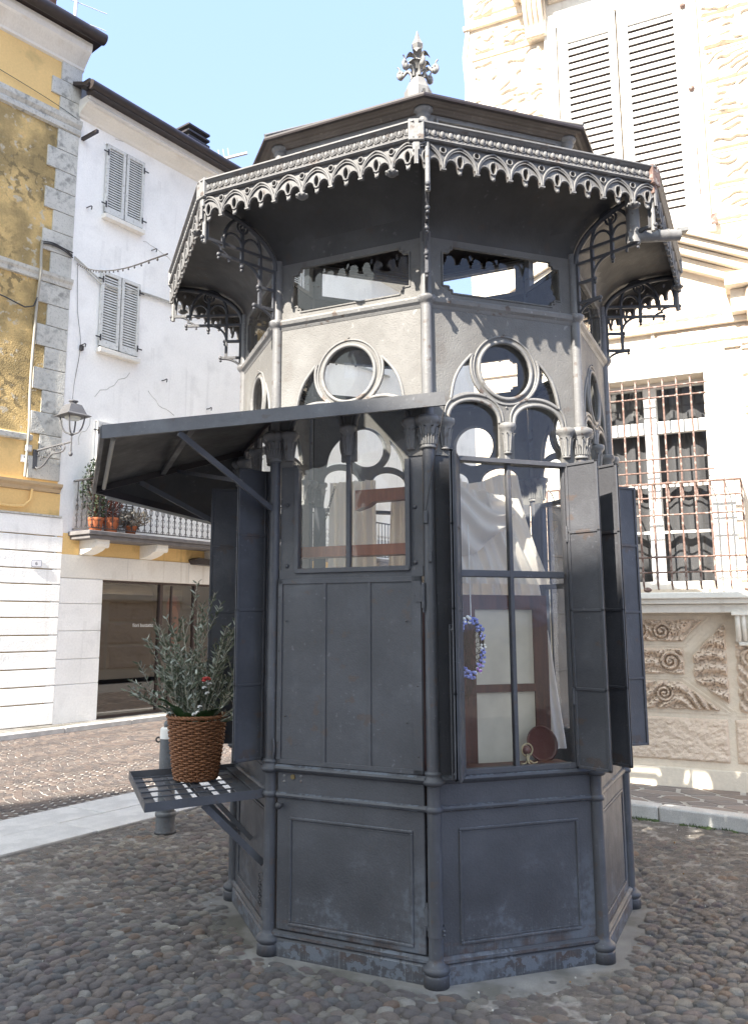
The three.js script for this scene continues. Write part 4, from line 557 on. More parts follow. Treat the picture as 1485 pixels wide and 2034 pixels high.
// ================= right-hand palazzo =================
const PZ = thing('palazzo', 'sunlit cream stucco palazzo with carved stone panels and a barred window', 'building', [2.575, 0, -8.396], -Math.atan2(0.438, 0.899));
{
  // wall with its openings; local x runs along the front, z points to the square
  const W0 = -1.385, W1 = 4.6, Hh = 12.5, wx0 = -0.36, wx1 = 0.93, wy0 = 1.9, wy1 = 3.98;
  const s = poly([[W0, 0.08], [W1, 0.08], [W1, Hh], [W0, Hh]]); s.holes.push(hole([[wx0, wy0], [wx1, wy0], [wx1, wy1], [wx0, wy1]]));
  mesh('wall', ext(s, 0.5).translate(0, 0, -0.5), M.stucco, PZ);
  // the long side on the street behind, the end wall and the back
  const side = (len) => box(0.45, Hh - 0.08, len, W0 + 0.225, (Hh + 0.08) / 2, -0.5 - len / 2); const sg = side(20); sg.translate(-W0, 0, 0.5).rotateY(-0.192).translate(W0, 0, -0.5);
  mesh('side_wall', sg, M.stucco, PZ); mesh('end_wall', box(0.4, Hh, 12, W1 - 0.2, Hh / 2, -6.5), M.stucco, PZ);
  mesh('roof', [box(W1 - W0 + 1.2, 0.3, 1.0, (W0 + W1) / 2, Hh + 0.15, -0.1), box(W1 - W0 + 6, 0.2, 14, (W0 + W1) / 2 + 3, Hh + 0.4, -6.6)], M.stucco, PZ);
  // relief: a displaced panel whose border sinks into the wall
  const relief = (pts, fn, depth, nx = 60, ny = 40, bev = 0.02) => { const xs = pts.map((p) => p[0]), ys = pts.map((p) => p[1]), x0 = Math.min(...xs) - 0.01, x1 = Math.max(...xs) + 0.01, y0 = Math.min(...ys) - 0.01, y1 = Math.max(...ys) + 0.01;
    return sheet(nx, ny, (u, v) => { const x = lerp(x0, x1, u), y = lerp(y0, y1, v), d = edgeDist(pts, x, y); return [x, y, inPoly(pts, x, y) ? lerp(-0.008, 0.006 + depth * fn(x, y), sst(0, bev, d)) : -0.008]; }); };
  const pit = (x, y, k = 1) => 0.16 * k * (fbm(x * 26, y * 26, 3, 6) - 0.5) - 0.4 * k * sst(0.6, 0.7, fbm(x * 60, y * 60, 2, 16));
  const ridge = (t) => 0.5 + 0.5 * Math.cos(t * 2 * PI);
  const scroll = (cs, sw) => (x, y) => { let h = 0.25, best = 0; for (const [cx, cy, r, d] of cs) { const dx = x - cx, dy = y - cy, q = Math.hypot(dx, dy), a = Math.atan2(dy, dx); if (q < r * 1.35) { const k = sst(r * 1.35, r * 0.95, q); best = Math.max(best, k); h = lerp(h, q < r * 0.22 ? 0.95 : Math.pow(ridge(q / (r * 0.52) - d * a / (2 * PI)), 0.7), k); } }
    if (best < 1) { const w = sw(x, y); h = lerp(Math.pow(ridge(w), 0.8), h, best); } return h + pit(x, y); };
  const sc = [[0.2, 1.505, 0.075, 1], [0.405, 1.505, 0.075, -1]], sc2 = [[0.13, 1.22, 0.085, 1], [0.47, 1.225, 0.09, -1]], sc3 = [[0.17, 0.93, 0.075, -1], [0.4, 0.935, 0.07, 1]];
  const flow = (x, y, k) => y * 8 + 1.1 * Math.sin(x * k + y * 3) + x * 1.5;
  const P = (pts, fn, d, nx, ny) => mesh('relief_panel', relief(pts, fn, d, nx, ny), M.stuccoRough, PZ);
  P([[-0.25, 1.62], [0.79, 1.62], [0.585, 1.405], [-0.25, 1.405]], scroll(sc, (x, y) => flow(x, y, 7)), 0.065, 150, 46);
  P([[-0.25, 1.35], [0.595, 1.35], [0.595, 1.105], [-0.25, 1.105]], scroll(sc2, (x, y) => 9 * y + 6 * Math.pow(Math.abs(x - 0.3), 1.3)), 0.065, 140, 54);
  P([[-0.25, 1.05], [0.55, 1.05], [0.9, 0.785], [-0.25, 0.785]], scroll(sc3, (x, y) => 9 * (y + 0.55 * sst(0.45, 0.9, x) * (x - 0.45)) + Math.sin(x * 9)), 0.065, 150, 54);
  P([[0.965, 1.6], [0.66, 1.29], [0.66, 1.06], [0.965, 0.83]], (x, y) => Math.pow(ridge(y * 8.5 + 9 * (x - 0.83) ** 2 * 1.6), 0.8) + pit(x, y), 0.07, 60, 130);
  P([[1.03, 1.4], [1.95, 1.4], [1.95, 0.775], [1.03, 0.775]], scroll([[1.16, 1.28, 0.09, 1], [1.16, 0.93, 0.09, -1], [1.6, 1.1, 0.2, 1]], (x, y) => 9 * y + 3 * Math.sin(x * 5)), 0.05, 90, 70);
  const raw = (x, y) => fbm(x * 9, y * 16, 4, 60) * 0.8 + 0.5 * (1 - Math.abs(fbm(x * 14, y * 24, 2, 61) - 0.5) * 4) * 0.5;
  for (const [a, b] of [[-1.2, -0.15], [-0.11, 0.935], [0.985, 1.95], [2.0, 3.0]]) P([[a, 0.325], [b, 0.325], [b, 0.72], [a, 0.72]], raw, 0.035, 100, 40);
  mesh('plinth', [span(W0, W1, 0.06, 0.27, 0, 0.05, 0.01)], M.stucco, PZ);
  // frames of the panels
  const fl = []; const fr = (pts) => pts.forEach((p, i) => { const q = pts[(i + 1) % pts.length]; fl.push(bar([p[0], p[1], 0.003], [q[0], q[1], 0.003], 0.014, 0.016)); });
  fr([[-0.27, 1.64], [0.83, 1.64], [0.595, 1.388], [-0.27, 1.388]]); fr([[-0.27, 1.368], [0.612, 1.368], [0.612, 1.088], [-0.27, 1.088]]); fr([[-0.27, 1.068], [0.56, 1.068], [0.96, 0.765], [-0.27, 0.765]]); fr([[0.985, 1.64], [0.642, 1.298], [0.642, 1.05], [0.985, 0.79]]); fr([[1.01, 1.42], [1.97, 1.42], [1.97, 0.755], [1.01, 0.755]]);
  mesh('panel_frame', fl, M.stucco, PZ);
  // ledge below the barred window, its console
  mesh('ledge', [span(-1.0, 1.35, 1.8, 1.86, 0, 0.31, 0.012), span(-0.97, 1.32, 1.755, 1.8, 0, 0.27, 0.008), span(-0.93, 1.22, 1.675, 1.752, 0, 0.2, 0.008)], M.whiteTrim, PZ);
  const flutes = []; for (let i = 0; i < 4; i++) flutes.push(tube([[1.08 + i * 0.048, 1.66, 0.2], [1.08 + i * 0.048, 1.56, 0.19], [1.08 + i * 0.048, 1.46, 0.12], [1.08 + i * 0.048, 1.42, 0.05]], 0.022, 8, 6));
  for (const dx of [0, -1.6]) mesh('console', [flutes, span(1.03, 1.27, 1.65, 1.68, 0, 0.24, 0.006), span(1.05, 1.25, 1.41, 1.65, 0, 0.08, 0.01), rbox(0.16, 0.035, 0.1, 1.15, 1.395, 0.05, 0.014, 2)].flat().map((g) => g.clone().translate(dx, 0, 0)), M.whiteTrim, PZ);
  // surround of the lower window
  mesh('window_surround', [span(0.93, 1.13, 1.87, 4.2, 0, 0.035, 0.006), span(-0.6, -0.36, 1.87, 4.2, 0, 0.035, 0.006), span(-0.6, 1.13, 3.98, 4.2, 0.001, 0.04, 0.006)], M.whiteTrim, PZ);
  // window: frame, panes, drape in the dark room
  const zf = -0.2, lx = [[-0.35, -0.02], [0.005, 0.335], [0.465, 0.91]], fy = [[1.98, 2.45], [2.475, 2.91], [2.945, 3.45], [3.575, 3.92]];
  const wf = mesh('window', [span(wx0, wx1, 3.92, wy1, zf - 0.03, zf + 0.03, 0.005), span(wx0, wx1, wy0, 1.98, zf - 0.03, zf + 0.03, 0.005), span(wx0, wx1, 3.45, 3.575, zf - 0.031, zf + 0.045, 0.008), span(0.335, 0.465, wy0, wy1, zf - 0.03, zf + 0.035, 0.008), span(0.91, wx1, wy0, wy1, zf - 0.03, zf + 0.03), span(wx0, -0.345, wy0, wy1, zf - 0.03, zf + 0.03), span(-0.02, 0.005, wy0, wy1, zf - 0.03, zf + 0.032), span(wx0, wx1, 2.45, 2.475, zf - 0.02, zf + 0.02), span(wx0, wx1, 2.91, 2.945, zf - 0.02, zf + 0.02)], M.whitePaint, PZ);
  const rr = rng(44); for (const [a, b] of lx) for (const [c, d] of fy) mesh('pane', new THREE.PlaneGeometry(b - a + 0.01, d - c + 0.01).rotateX((rr() - 0.5) * 0.02).rotateY((rr() - 0.5) * 0.02).translate((a + b) / 2, (c + d) / 2, zf), M.glass, wf);
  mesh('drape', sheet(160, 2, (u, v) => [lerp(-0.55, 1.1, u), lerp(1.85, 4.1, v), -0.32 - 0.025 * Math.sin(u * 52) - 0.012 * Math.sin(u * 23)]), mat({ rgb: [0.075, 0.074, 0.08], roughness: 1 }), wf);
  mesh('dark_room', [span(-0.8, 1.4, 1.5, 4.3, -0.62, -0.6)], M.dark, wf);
  // iron grille: flat above, bulging out as a cage below
  const bars = [], rails = []; const gr = mesh('window_grille', [0.055, 0.16].map((d) => rod([-0.4, 3.94 - d, 0.03], [0.96, 3.94 - d, 0.03], 0.009)), M.rustIron, PZ);
  for (const y of [3.16, 3.03]) mesh('rail', rod([-0.4, y, 0.03], [0.97, y, 0.03], 0.009), M.rustIron, gr);
  let vb; for (let i = -3; i < 7; i++) { const x = 0.04 + i * 0.1275, o = vb ? again(vb, 'grille_bar', gr) : (vb = mesh('grille_bar', [rod([0, 2.74, 0.03], [0, 3.96, 0.03], 0.0105), ...[3.885, 3.78, 3.16, 3.03].map((y) => ball(0.016, 0, y, 0.03, 1.2, 0.8, 1.1, 7, 5))], M.rustIron, gr)); o.position.x = x; }
  const zb = 0.27; for (const y of [2.88, 2.744, 2.58, 2.185, 2.045]) mesh('rail', [rod([-0.75, y, zb], [1.19, y, zb], y === 2.88 ? 0.012 : 0.009), rod([1.19, y, zb], [1.19, y, 0.0], 0.009)], M.rustIron, gr);
  let cb; for (let i = -7; i < 7; i++) { const x = 0.302 + i * 0.1252, o = cb ? again(cb, 'cage_bar', gr) : (cb = mesh('cage_bar', [rod([0, 1.925, zb + 0.0], [0, 2.87, zb], 0.0105), ...[2.744, 2.58, 2.185, 2.045].map((y) => ball(0.016, 0, y, zb, 1.2, 0.8, 1.1, 7, 5)), tube([[0, 2.86, zb], [0, 2.9, zb - 0.05], [0, 2.88, zb - 0.2], [0, 2.87, 0.03]], 0.007, 8, 5), tube([[0, 1.93, zb], [0, 1.9, zb - 0.03], [0, 1.89, zb - 0.05]], 0.009, 5, 5)], M.rustIron, gr)); o.position.x = x; }
  mesh('return_grille', [0.1, 0.19].map((z) => rod([1.19, 1.92, z], [1.19, 2.88, z], 0.009)), M.rustIron, gr);
  mesh('knob', [[0.335, zb], [1.19, zb]].map(([x, z]) => ball(0.034, x, 1.885, z + 0.01, 1.1, 0.7, 1)), M.rustIron, gr);
  // frieze, pediment
  mesh('frieze', [span(-1.3, 2.4, 4.44, 4.5, 0, 0.06, 0.006), span(-1.3, 2.4, 4.2, 4.255, 0, 0.03, 0.004), span(0.47, 0.5, 4.255, 4.44, 0, 0.025)], M.stucco, PZ);
  P([[0.52, 4.425], [1.9, 4.425], [1.9, 4.27], [0.52, 4.27]], raw, 0.025, 60, 20);
  const ped = (d, z, w) => [bar([0.3, 5.62 - d, z / 2], [1.5, 5.62 - d - 1.2 * 0.48, z / 2], w, z), bar([0.3, 5.62 - d, z / 2], [-0.9, 5.62 - d - 1.2 * 0.48, z / 2], w, z)];
  mesh('pediment', [...ped(0.0, 0.3, 0.05), ...ped(0.07, 0.25, 0.06), ...ped(0.16, 0.18, 0.08), ...ped(0.27, 0.1, 0.1), span(1.18, 1.75, 4.73, 4.86, 0, 0.28, 0.01), span(1.22, 1.72, 4.5, 4.73, 0, 0.16, 0.01), span(-1.15, -0.58, 4.73, 4.86, 0, 0.28, 0.01)], M.stucco, PZ);
  mesh('console', [tube([[1.42, 4.7, 0.16], [1.42, 4.6, 0.2], [1.42, 4.5, 0.14], [1.42, 4.42, 0.08]], 0.07, 10, 8)], M.stucco, PZ);
  P([[0.32, 5.08], [0.62, 5.0], [1.15, 4.76], [1.15, 4.53], [0.32, 4.53]], raw, 0.03, 50, 40);
  P([[-0.5, 4.53], [0.3, 4.53], [0.3, 5.1], [-0.5, 4.78]], raw, 0.03, 40, 40);
  // upper window with louvred shutters
  const uw = mesh('shuttered_window', [span(-0.46, -0.33, 5.5, 8.25, 0, 0.07, 0.006), span(0.96, 1.1, 5.5, 8.9, 0, 0.07, 0.006), span(-0.46, 1.1, 8.1, 8.9, 0.001, 0.06, 0.006), span(-0.5, 1.14, 5.4, 5.5, 0, 0.12, 0.008)], M.whiteTrim, PZ);
  for (const [a, b] of [[-0.315, 0.3], [0.318, 0.955]]) { const sh0 = mesh('shutter', [span(a, a + 0.105, 5.53, 8.09, 0.02, 0.065, 0.004), span(b - 0.075, b, 5.53, 8.09, 0.02, 0.065, 0.004), span(a, b, 5.53, 5.64, 0.021, 0.064, 0.004), span(a, b, 7.88, 8.09, 0.021, 0.064, 0.004)], M.whitePaint, PZ); mesh('shutter_backing', span(a + 0.09, b - 0.06, 5.6, 7.92, 0.004, 0.01), mat({ rgb: [0.16, 0.125, 0.12], roughness: 0.9 }), sh0);  // dark sheet added behind the slats: shade of the gaps put into its colour
    let l0; for (let y = 5.68; y < 7.86; y += 0.083) { const o = l0 ? again(l0, 'louvre', sh0) : (l0 = mesh('louvre', rbox(b - a - 0.18, 0.076, 0.012, 0, 0, 0, 0.003, 1).rotateX(-0.42), M.whitePaint, sh0)); o.position.set((a + 0.105 + b - 0.075) / 2, y, 0.043); } }
  mesh('shutter_hook', [rod([1.02, 6.3, 0.08], [1.02, 5.8, 0.08], 0.006), ball(0.03, 1.01, 6.95, 0.08), ball(0.03, 0.98, 7.9, 0.08), box(0.06, 0.1, 0.06, 1.13, 5.49, 0.1)], M.rustIron, uw);
  // cornice on brackets above
  const flt = []; for (let i = 0; i < 4; i++) flt.push(tube([[-0.63 + i * 0.055, 8.5, 0.26], [-0.63 + i * 0.055, 8.3, 0.22], [-0.63 + i * 0.055, 8.12, 0.12], [-0.63 + i * 0.055, 8.02, 0.1]], 0.026, 10, 6));
  mesh('console', [flt, span(-0.7, -0.4, 8.5, 8.58, 0, 0.36, 0.01), span(-0.65, -0.43, 8.02, 8.5, 0, 0.14, 0.01)], M.stucco, PZ);
  mesh('cornice', [span(-0.8, 1.4, 8.58, 8.68, 0, 0.42, 0.01), span(-0.4, 1.1, 8.4, 8.58, 0.001, 0.1, 0.01)], M.stucco, PZ);
  mesh('string_course', [span(W0 - 0.02, -0.7, 8.42, 8.48, 0, 0.05, 0.006), span(-0.4, 1.2, 8.43, 8.47, 0.06, 0.08)], M.stucco, PZ);
  // vermiculated blocks
  const worm = (s) => (x, y) => { const w = fbm(x * 2.2, y * 2.2 + s, 3, s); const q = y * 9 + 5 * w + 0.6 * Math.sin(x * 7 + s), f = q - Math.floor(q), on = sst(0.38, 0.55, fbm(x * 3.1, y * 6, 2, s + 90)); return 0.3 + 0.65 * (f < 0.1 ? f * 10 : 1 - (f - 0.1) / 0.9) * (0.35 + 0.65 * on) + 0.16 * (fbm(x * 18, y * 18, 2, s) - 0.5); };
  const blk = (x0, x1, y0, y1, s) => mesh('stone_block', relief([[x0, y0], [x1, y0], [x1, y1], [x0, y1]], worm(s), 0.05, 60, Math.round(20 + 90 * (y1 - y0)), 0.03), M.stucco, PZ);
  blk(-1.29, -1.03, 8.09, 8.35, 1); blk(-0.95, -0.67, 8.09, 8.35, 2); blk(-1.3, -0.5, 7.1, 7.99, 3); blk(-1.3, -0.5, 6.35, 7.03, 4); blk(-1.3, -0.5, 5.6, 6.28, 5);
  blk(-1.3, -0.72, 8.55, 9.2, 6); mesh('joint', [span(-1.32, -0.5, 8.025, 8.05, 0, 0.02)], M.stucco, PZ);
  let n = 10; for (let y = 4.75; y < 10.5; y += 0.375) { for (const [a, b] of [[1.13, 1.72], [1.75, 2.35], [2.38, 3.0]]) { if (y < 5.45 && a < 1.75) continue; blk(a, b, y, y + 0.345, n++); } mesh('joint', span(1.13, 3.0, y + 0.351, y + 0.369, 0, 0.012), M.stucco, PZ); }
  blk(0.95, 1.72, 5.13, 5.38, 44);
  for (let y = 2.0; y < 4.1; y += 0.38) blk(1.26, 2.0, y, y + 0.35, n++);
  for (let y = 0.35; y < 4.2; y += 0.55) { const g = relief([[-1.3, y], [-0.64, y], [-0.64, y + 0.5], [-1.3, y + 0.5]], raw, 0.03, 24, 20, 0.03); if (y > 1.9) mesh('stone_block', g, M.stuccoRough, PZ); }
  // conduit running up the corner
  const cr = rng(4), cp = []; for (let y = 6; y < 11.5; y += 0.35) cp.push([W0 - 0.005 + (cr() - 0.5) * 0.05, y, 0.02]); mesh('cable', [tube(cp, 0.012, 60, 5), tube(cp.map(([x, y, z]) => [x + 0.03, y, z]), 0.008, 60, 5), tube([[-1.36, 8.6, 0.02], [-1.2, 8.75, 0.04], [-0.9, 8.8, 0.04], [-0.7, 8.95, 0.04]], 0.012, 16, 5)], M.whitePaint, PZ);
  // rough blocks and a window on the street side (seen mirrored in the shop glass)
  const onSide = (g) => g.rotateY(-PI / 2 - 0.192).translate(W0 - 0.004, 0, -0.5);
  for (let i = 0; i < 4; i++) for (const [y0, y1] of [[0.35, 0.95], [1.0, 1.55], [1.6, 2.1], [2.9, 3.4], [3.45, 4.0]]) { if (i === 1 && y0 > 1.5) continue; const a = -7.7 + i * 1.9; mesh('stone_block', onSide(relief([[a, y0], [a + 1.8, y0], [a + 1.8, y1], [a, y1]], y0 > 1.5 ? worm(70 + i) : raw, 0.05, 50, 20, 0.03)), M.stuccoRough, PZ); }
  mesh('ledge', onSide(span(-8.5, -0.1, 2.15, 2.32, 0, 0.18, 0.01)), M.stucco, PZ);
}
// ================= left-hand houses =================
const HA = 37 * PI / 180, WH = thing('white_house', 'white plastered house with louvred shutters, a long balcony and a dark shop window', 'house', [-4.526, 0, -13.262], HA + PI / 2 - PI);
WH.rotation.y = PI / 2 - HA; // local x runs away along the street, z points to the street
{
  const s = poly([[-0.14, 0], [26, 0], [26, 10.1], [-0.14, 10.1]]); s.holes.push(hole([[0.775, 0.03], [3.6, 0.03], [3.6, 2.262], [0.775, 2.262]]));
  mesh('wall', [ext(s, 0.4).translate(0, 0, -0.4), span(-0.14, 26, 0, 10, -8, -7.9)], M.whitePlaster, WH);
  // crowning moulding, eaves board and gutter
  const prof = [[0, 9.98], [0.03, 10.0], [0.05, 10.04], [0.12, 10.1], [0.2, 10.13], [0.22, 10.15], [0.22, 10.17], [0, 10.17]];
  mesh('cornice', ext(poly(prof.map(([z, y]) => [-z, y])), 26.2).rotateY(PI / 2).translate(-0.16, 0, 0), M.whiteTrim, WH);
  mesh('eaves_board', [span(-0.16, 26, 10.16, 10.3, 0, 0.3, 0.01)], M.whitePaint, WH);
  const roof = mesh('roof', [bar([13, 10.36, 0.42], [13, 12.4, -4.5], 0.06, 26.6, [0, 1, 0]), box(26.4, 0.05, 0.2, 13, 10.3, 0.36)], M.gutter, WH);
  mesh('gutter', [rod([-0.25, 10.37, 0.44], [26, 10.37, 0.44], 0.085, 12), span(-0.27, 26, 10.36, 10.49, 0.2, 0.42, 0.02), box(0.05, 0.05, 0.5, -0.05, 9.63, 0.16)], M.gutter, WH);
  const ch = mesh('chimney', [span(3.0, 3.42, 10.9, 11.25, -1.2, -0.8)], M.shutterWhite, roof); for (let i = 0; i < 4; i++) roof.add((() => { const o = new THREE.Mesh(geo(rbox(0.6, 0.05, 0.56, 3.2, 11.3 + i * 0.13, -1.0, 0.01)), M.gutter); o.name = 'chimney_cap'; o.castShadow = o.receiveShadow = true; return o; })(), (() => { const o = new THREE.Mesh(geo(box(0.36, 0.09, 0.34, 3.2, 11.36 + i * 0.13 - 0.13, -1.0)), M.shutterWhite); o.name = 'chimney_flue'; return o; })());
  // windows with louvred shutters
  const rr = rng(66);
  const win = (x0, x1, y0, y1, tired) => {
    const w = mesh('window', [span(x0 - 0.02, x1 + 0.02, y0 - 0.12, y0 - 0.04, 0, 0.12, 0.01), span(x0 - 0.01, x1 + 0.01, y1, y1 + 0.012, 0, 0.03)], M.whiteTrim, WH);
    const mx = (x0 + x1) / 2; [[x0, mx - 0.012], [mx + 0.012, x1]].forEach(([a, b], i) => { const st = 0.055, m = mesh('shutter', [span(a, a + st, y0, y1, 0.022, 0.062, 0.003), span(b - st, b, y0, y1, 0.022, 0.062, 0.003), span(a, b, y0, y0 + 0.1, 0.023, 0.061, 0.003), span(a, b, y1 - 0.06, y1, 0.023, 0.061, 0.003)], M.shutterWhite, WH); mesh('shutter_backing', span(a + 0.04, b - 0.04, y0 + 0.05, y1 - 0.04, 0.01, 0.014), M.dark, m);  // the dark sheet behind the louvres carries the gap shade in its colour
      let l0; for (let y = y0 + 0.115; y < y1 - 0.07; y += 0.046) { const o = l0 ? again(l0, 'louvre', m) : (l0 = mesh('louvre', rbox(b - a - 2 * st, 0.042, 0.008, 0, 0, 0, 0.002, 1).rotateX(-0.5), M.shutterWhite, m)); o.position.set((a + b) / 2, y, 0.04); if (tired) o.rotation.z = (rr() - 0.5) * 0.03; }
      for (const y of [y0 + 0.14, y1 - 0.16]) mesh('hinge', [box(0.11, 0.022, 0.01, i ? b + 0.02 : a - 0.02, y, 0.066), box(0.025, 0.11, 0.012, i ? b - 0.02 : a + 0.02, y, 0.066)], M.blackIron, m); });
  };
  win(0.42, 1.235, 8.5, 9.76); win(0.44, 1.25, 6.13, 7.45, true); win(5.2, 6.0, 8.5, 9.76); win(5.2, 6.0, 6.13, 7.45); win(0.5, 1.35, 3.0, 4.85);
  for (const [x, y] of [[0.1, 8.45], [1.5, 8.2], [1.85, 5.85], [0.12, 6.05], [2.95, 5.55]]) mesh('wall_hook', [tube([[x, y, 0.0], [x, y, 0.08], [x + 0.05, y + 0.03, 0.08], [x + 0.05, y - 0.03, 0.07]], 0.01, 8, 5)], M.blackIron, WH);
  const crk = rng(14), crack = (x, y, dx, dy, n) => { const p = []; for (let i = 0; i <= n; i++) { p.push([x, y, 0.0]); x += dx * (0.5 + crk()) + (crk() - 0.5) * 0.09; y += dy * (0.5 + crk()) + (crk() - 0.5) * 0.09; } return new THREE.TubeGeometry(new THREE.CatmullRomCurve3(p.map((q) => V3(...q)), false, 'catmullrom', 0), n * 3, 0.006, 4); };
  mesh('crack', [crack(0.45, 5.25, 0.07, 0.09, 9), crack(1.55, 5.6, 0.1, -0.03, 7), crack(1.3, 8.3, 0.11, -0.02, 6), crack(0.2, 4.4, 0.05, 0.07, 5), crack(0.6, 9.95, 0.2, 0.003, 10)], M.quoin[2], WH);
  mesh('wall_lamp_box', box(0.05, 0.08, 0.06, 0.13, 6.0, 0.03), M.blackIron, WH);
  // shop front: band, lintel, jointed pier
  mesh('yellow_band', span(-0.1, 26, 2.63, 2.96, 0, 0.015), M.yellow, WH);
  mesh('lintel', span(-0.1, 26, 2.27, 2.628, 0, 0.03, 0.004), M.whiteTrim, WH); mesh('lintel_joint', [1.25, 2.6].map((x) => span(x, x + 0.006, 2.28, 2.62, 0.03, 0.0315)), M.granite, WH);
  let py = 0.04; for (const y of [0.637, 1.019, 1.451, 1.871, 2.262]) { mesh('pier_stone', span(-0.02, 0.77, py, y - 0.006, 0, 0.028, 0.006), M.whitePlaster, WH); py = y + 0.002; }
  const fm = mat({ rgb: [0.075, 0.055, 0.05], roughness: 0.4, metalness: 0.3 });
  const shop = mesh('shop_window', [span(0.775, 3.6, 2.225, 2.262, -0.13, -0.07), span(0.775, 3.6, 0.03, 0.1, -0.13, -0.07), span(2.045, 2.105, 0.1, 2.225, -0.13, -0.06), span(2.84, 2.9, 0.1, 2.225, -0.13, -0.06), span(0.775, 0.8, 0.1, 2.225, -0.13, -0.07), span(2.31, 2.34, 0.1, 2.2, -0.12, -0.08)], fm, WH);
  for (const [a, b] of [[0.8, 2.045], [2.105, 2.84], [2.9, 3.6]]) mesh('pane', new THREE.PlaneGeometry(b - a, 2.13).translate((a + b) / 2, 1.165, -0.1), mat({ rgb: [0.6, 0.54, 0.48], transmission: 1, roughness: 0, ior: 2.3, thickness: 0 }), shop);
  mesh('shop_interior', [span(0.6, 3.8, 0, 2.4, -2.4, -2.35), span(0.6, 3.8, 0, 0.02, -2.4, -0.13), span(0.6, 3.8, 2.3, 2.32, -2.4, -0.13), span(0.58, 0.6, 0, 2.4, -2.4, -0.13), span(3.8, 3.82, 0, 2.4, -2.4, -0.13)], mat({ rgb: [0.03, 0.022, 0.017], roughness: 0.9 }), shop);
  const font = await new FontLoader().loadAsync('fonts/droid/droid_sans_regular.typeface.json');
  const tg = new TextGeometry('fiori bustatto', { font, size: 0.055, depth: 0.002, curveSegments: 3 }).translate(1.5, 1.5, -0.095); mesh('shop_lettering', tg, M.whitePaint, shop);
  // balcony
  const B = mesh('balcony', [span(0.12, 9, 2.86, 2.92, 0, 0.52, 0.01), span(0.08, 9, 2.92, 2.985, 0, 0.56, 0.012)], mat({ map: tex(512, 1, (p) => mul([0.16, 0.15, 0.15], 0.7 + 0.6 * n2[p])), roughness: 0.8 }), WH);
  for (const x of [0.42, 1.62, 3.1, 4.6]) mesh('corbel', [ext(poly([[0, 2.86], [-0.46, 2.86], [-0.46, 2.79], [-0.38, 2.75], [-0.3, 2.7], [-0.16, 2.66], [0, 2.63]]), 0.24).rotateY(PI / 2).translate(x - 0.12, 0, 0), rod([x - 0.13, 2.78, 0.4], [x + 0.13, 2.78, 0.4], 0.045, 12)], M.whiteTrim, B);
  mesh('handrail', [rbox(9, 0.028, 0.04, 4.64, 3.8, 0.5, 0.006), rbox(0.04, 0.028, 0.5, 0.15, 3.8, 0.26, 0.006), box(9, 0.014, 0.02, 4.64, 3.03, 0.5), box(0.02, 0.014, 0.48, 0.15, 3.03, 0.26)], M.blackIron, B);
  const bal = [box(0.012, 0.78, 0.012, 0, 3.41, 0), new THREE.TorusGeometry(0.04, 0.0055, 5, 14).scale(0.85, 1.35, 1).translate(0, 3.37, 0)];
  for (const [y, d] of [[3.46, 1], [3.28, -1], [3.14, 1], [3.08, -1]]) for (const s of [-1, 1]) bal.push(tube([[0, y, 0], [s * 0.022, y + d * 0.01, 0], [s * 0.036, y + d * 0.035, 0], [s * 0.03, y + d * 0.05, 0]], 0.0048, 6, 4));
  let b0; const place = (x, z, t) => { const o = b0 ? again(b0, 'baluster', B) : (b0 = mesh('baluster', bal, M.blackIron, B)); o.position.set(x, 0, z); o.rotation.y = t; };
  for (let i = 0; i < 68; i++) place(0.16 + i * 0.128, 0.5, 0); for (let i = 1; i < 4; i++) place(0.15, 0.5 - i * 0.128, PI / 2);
}
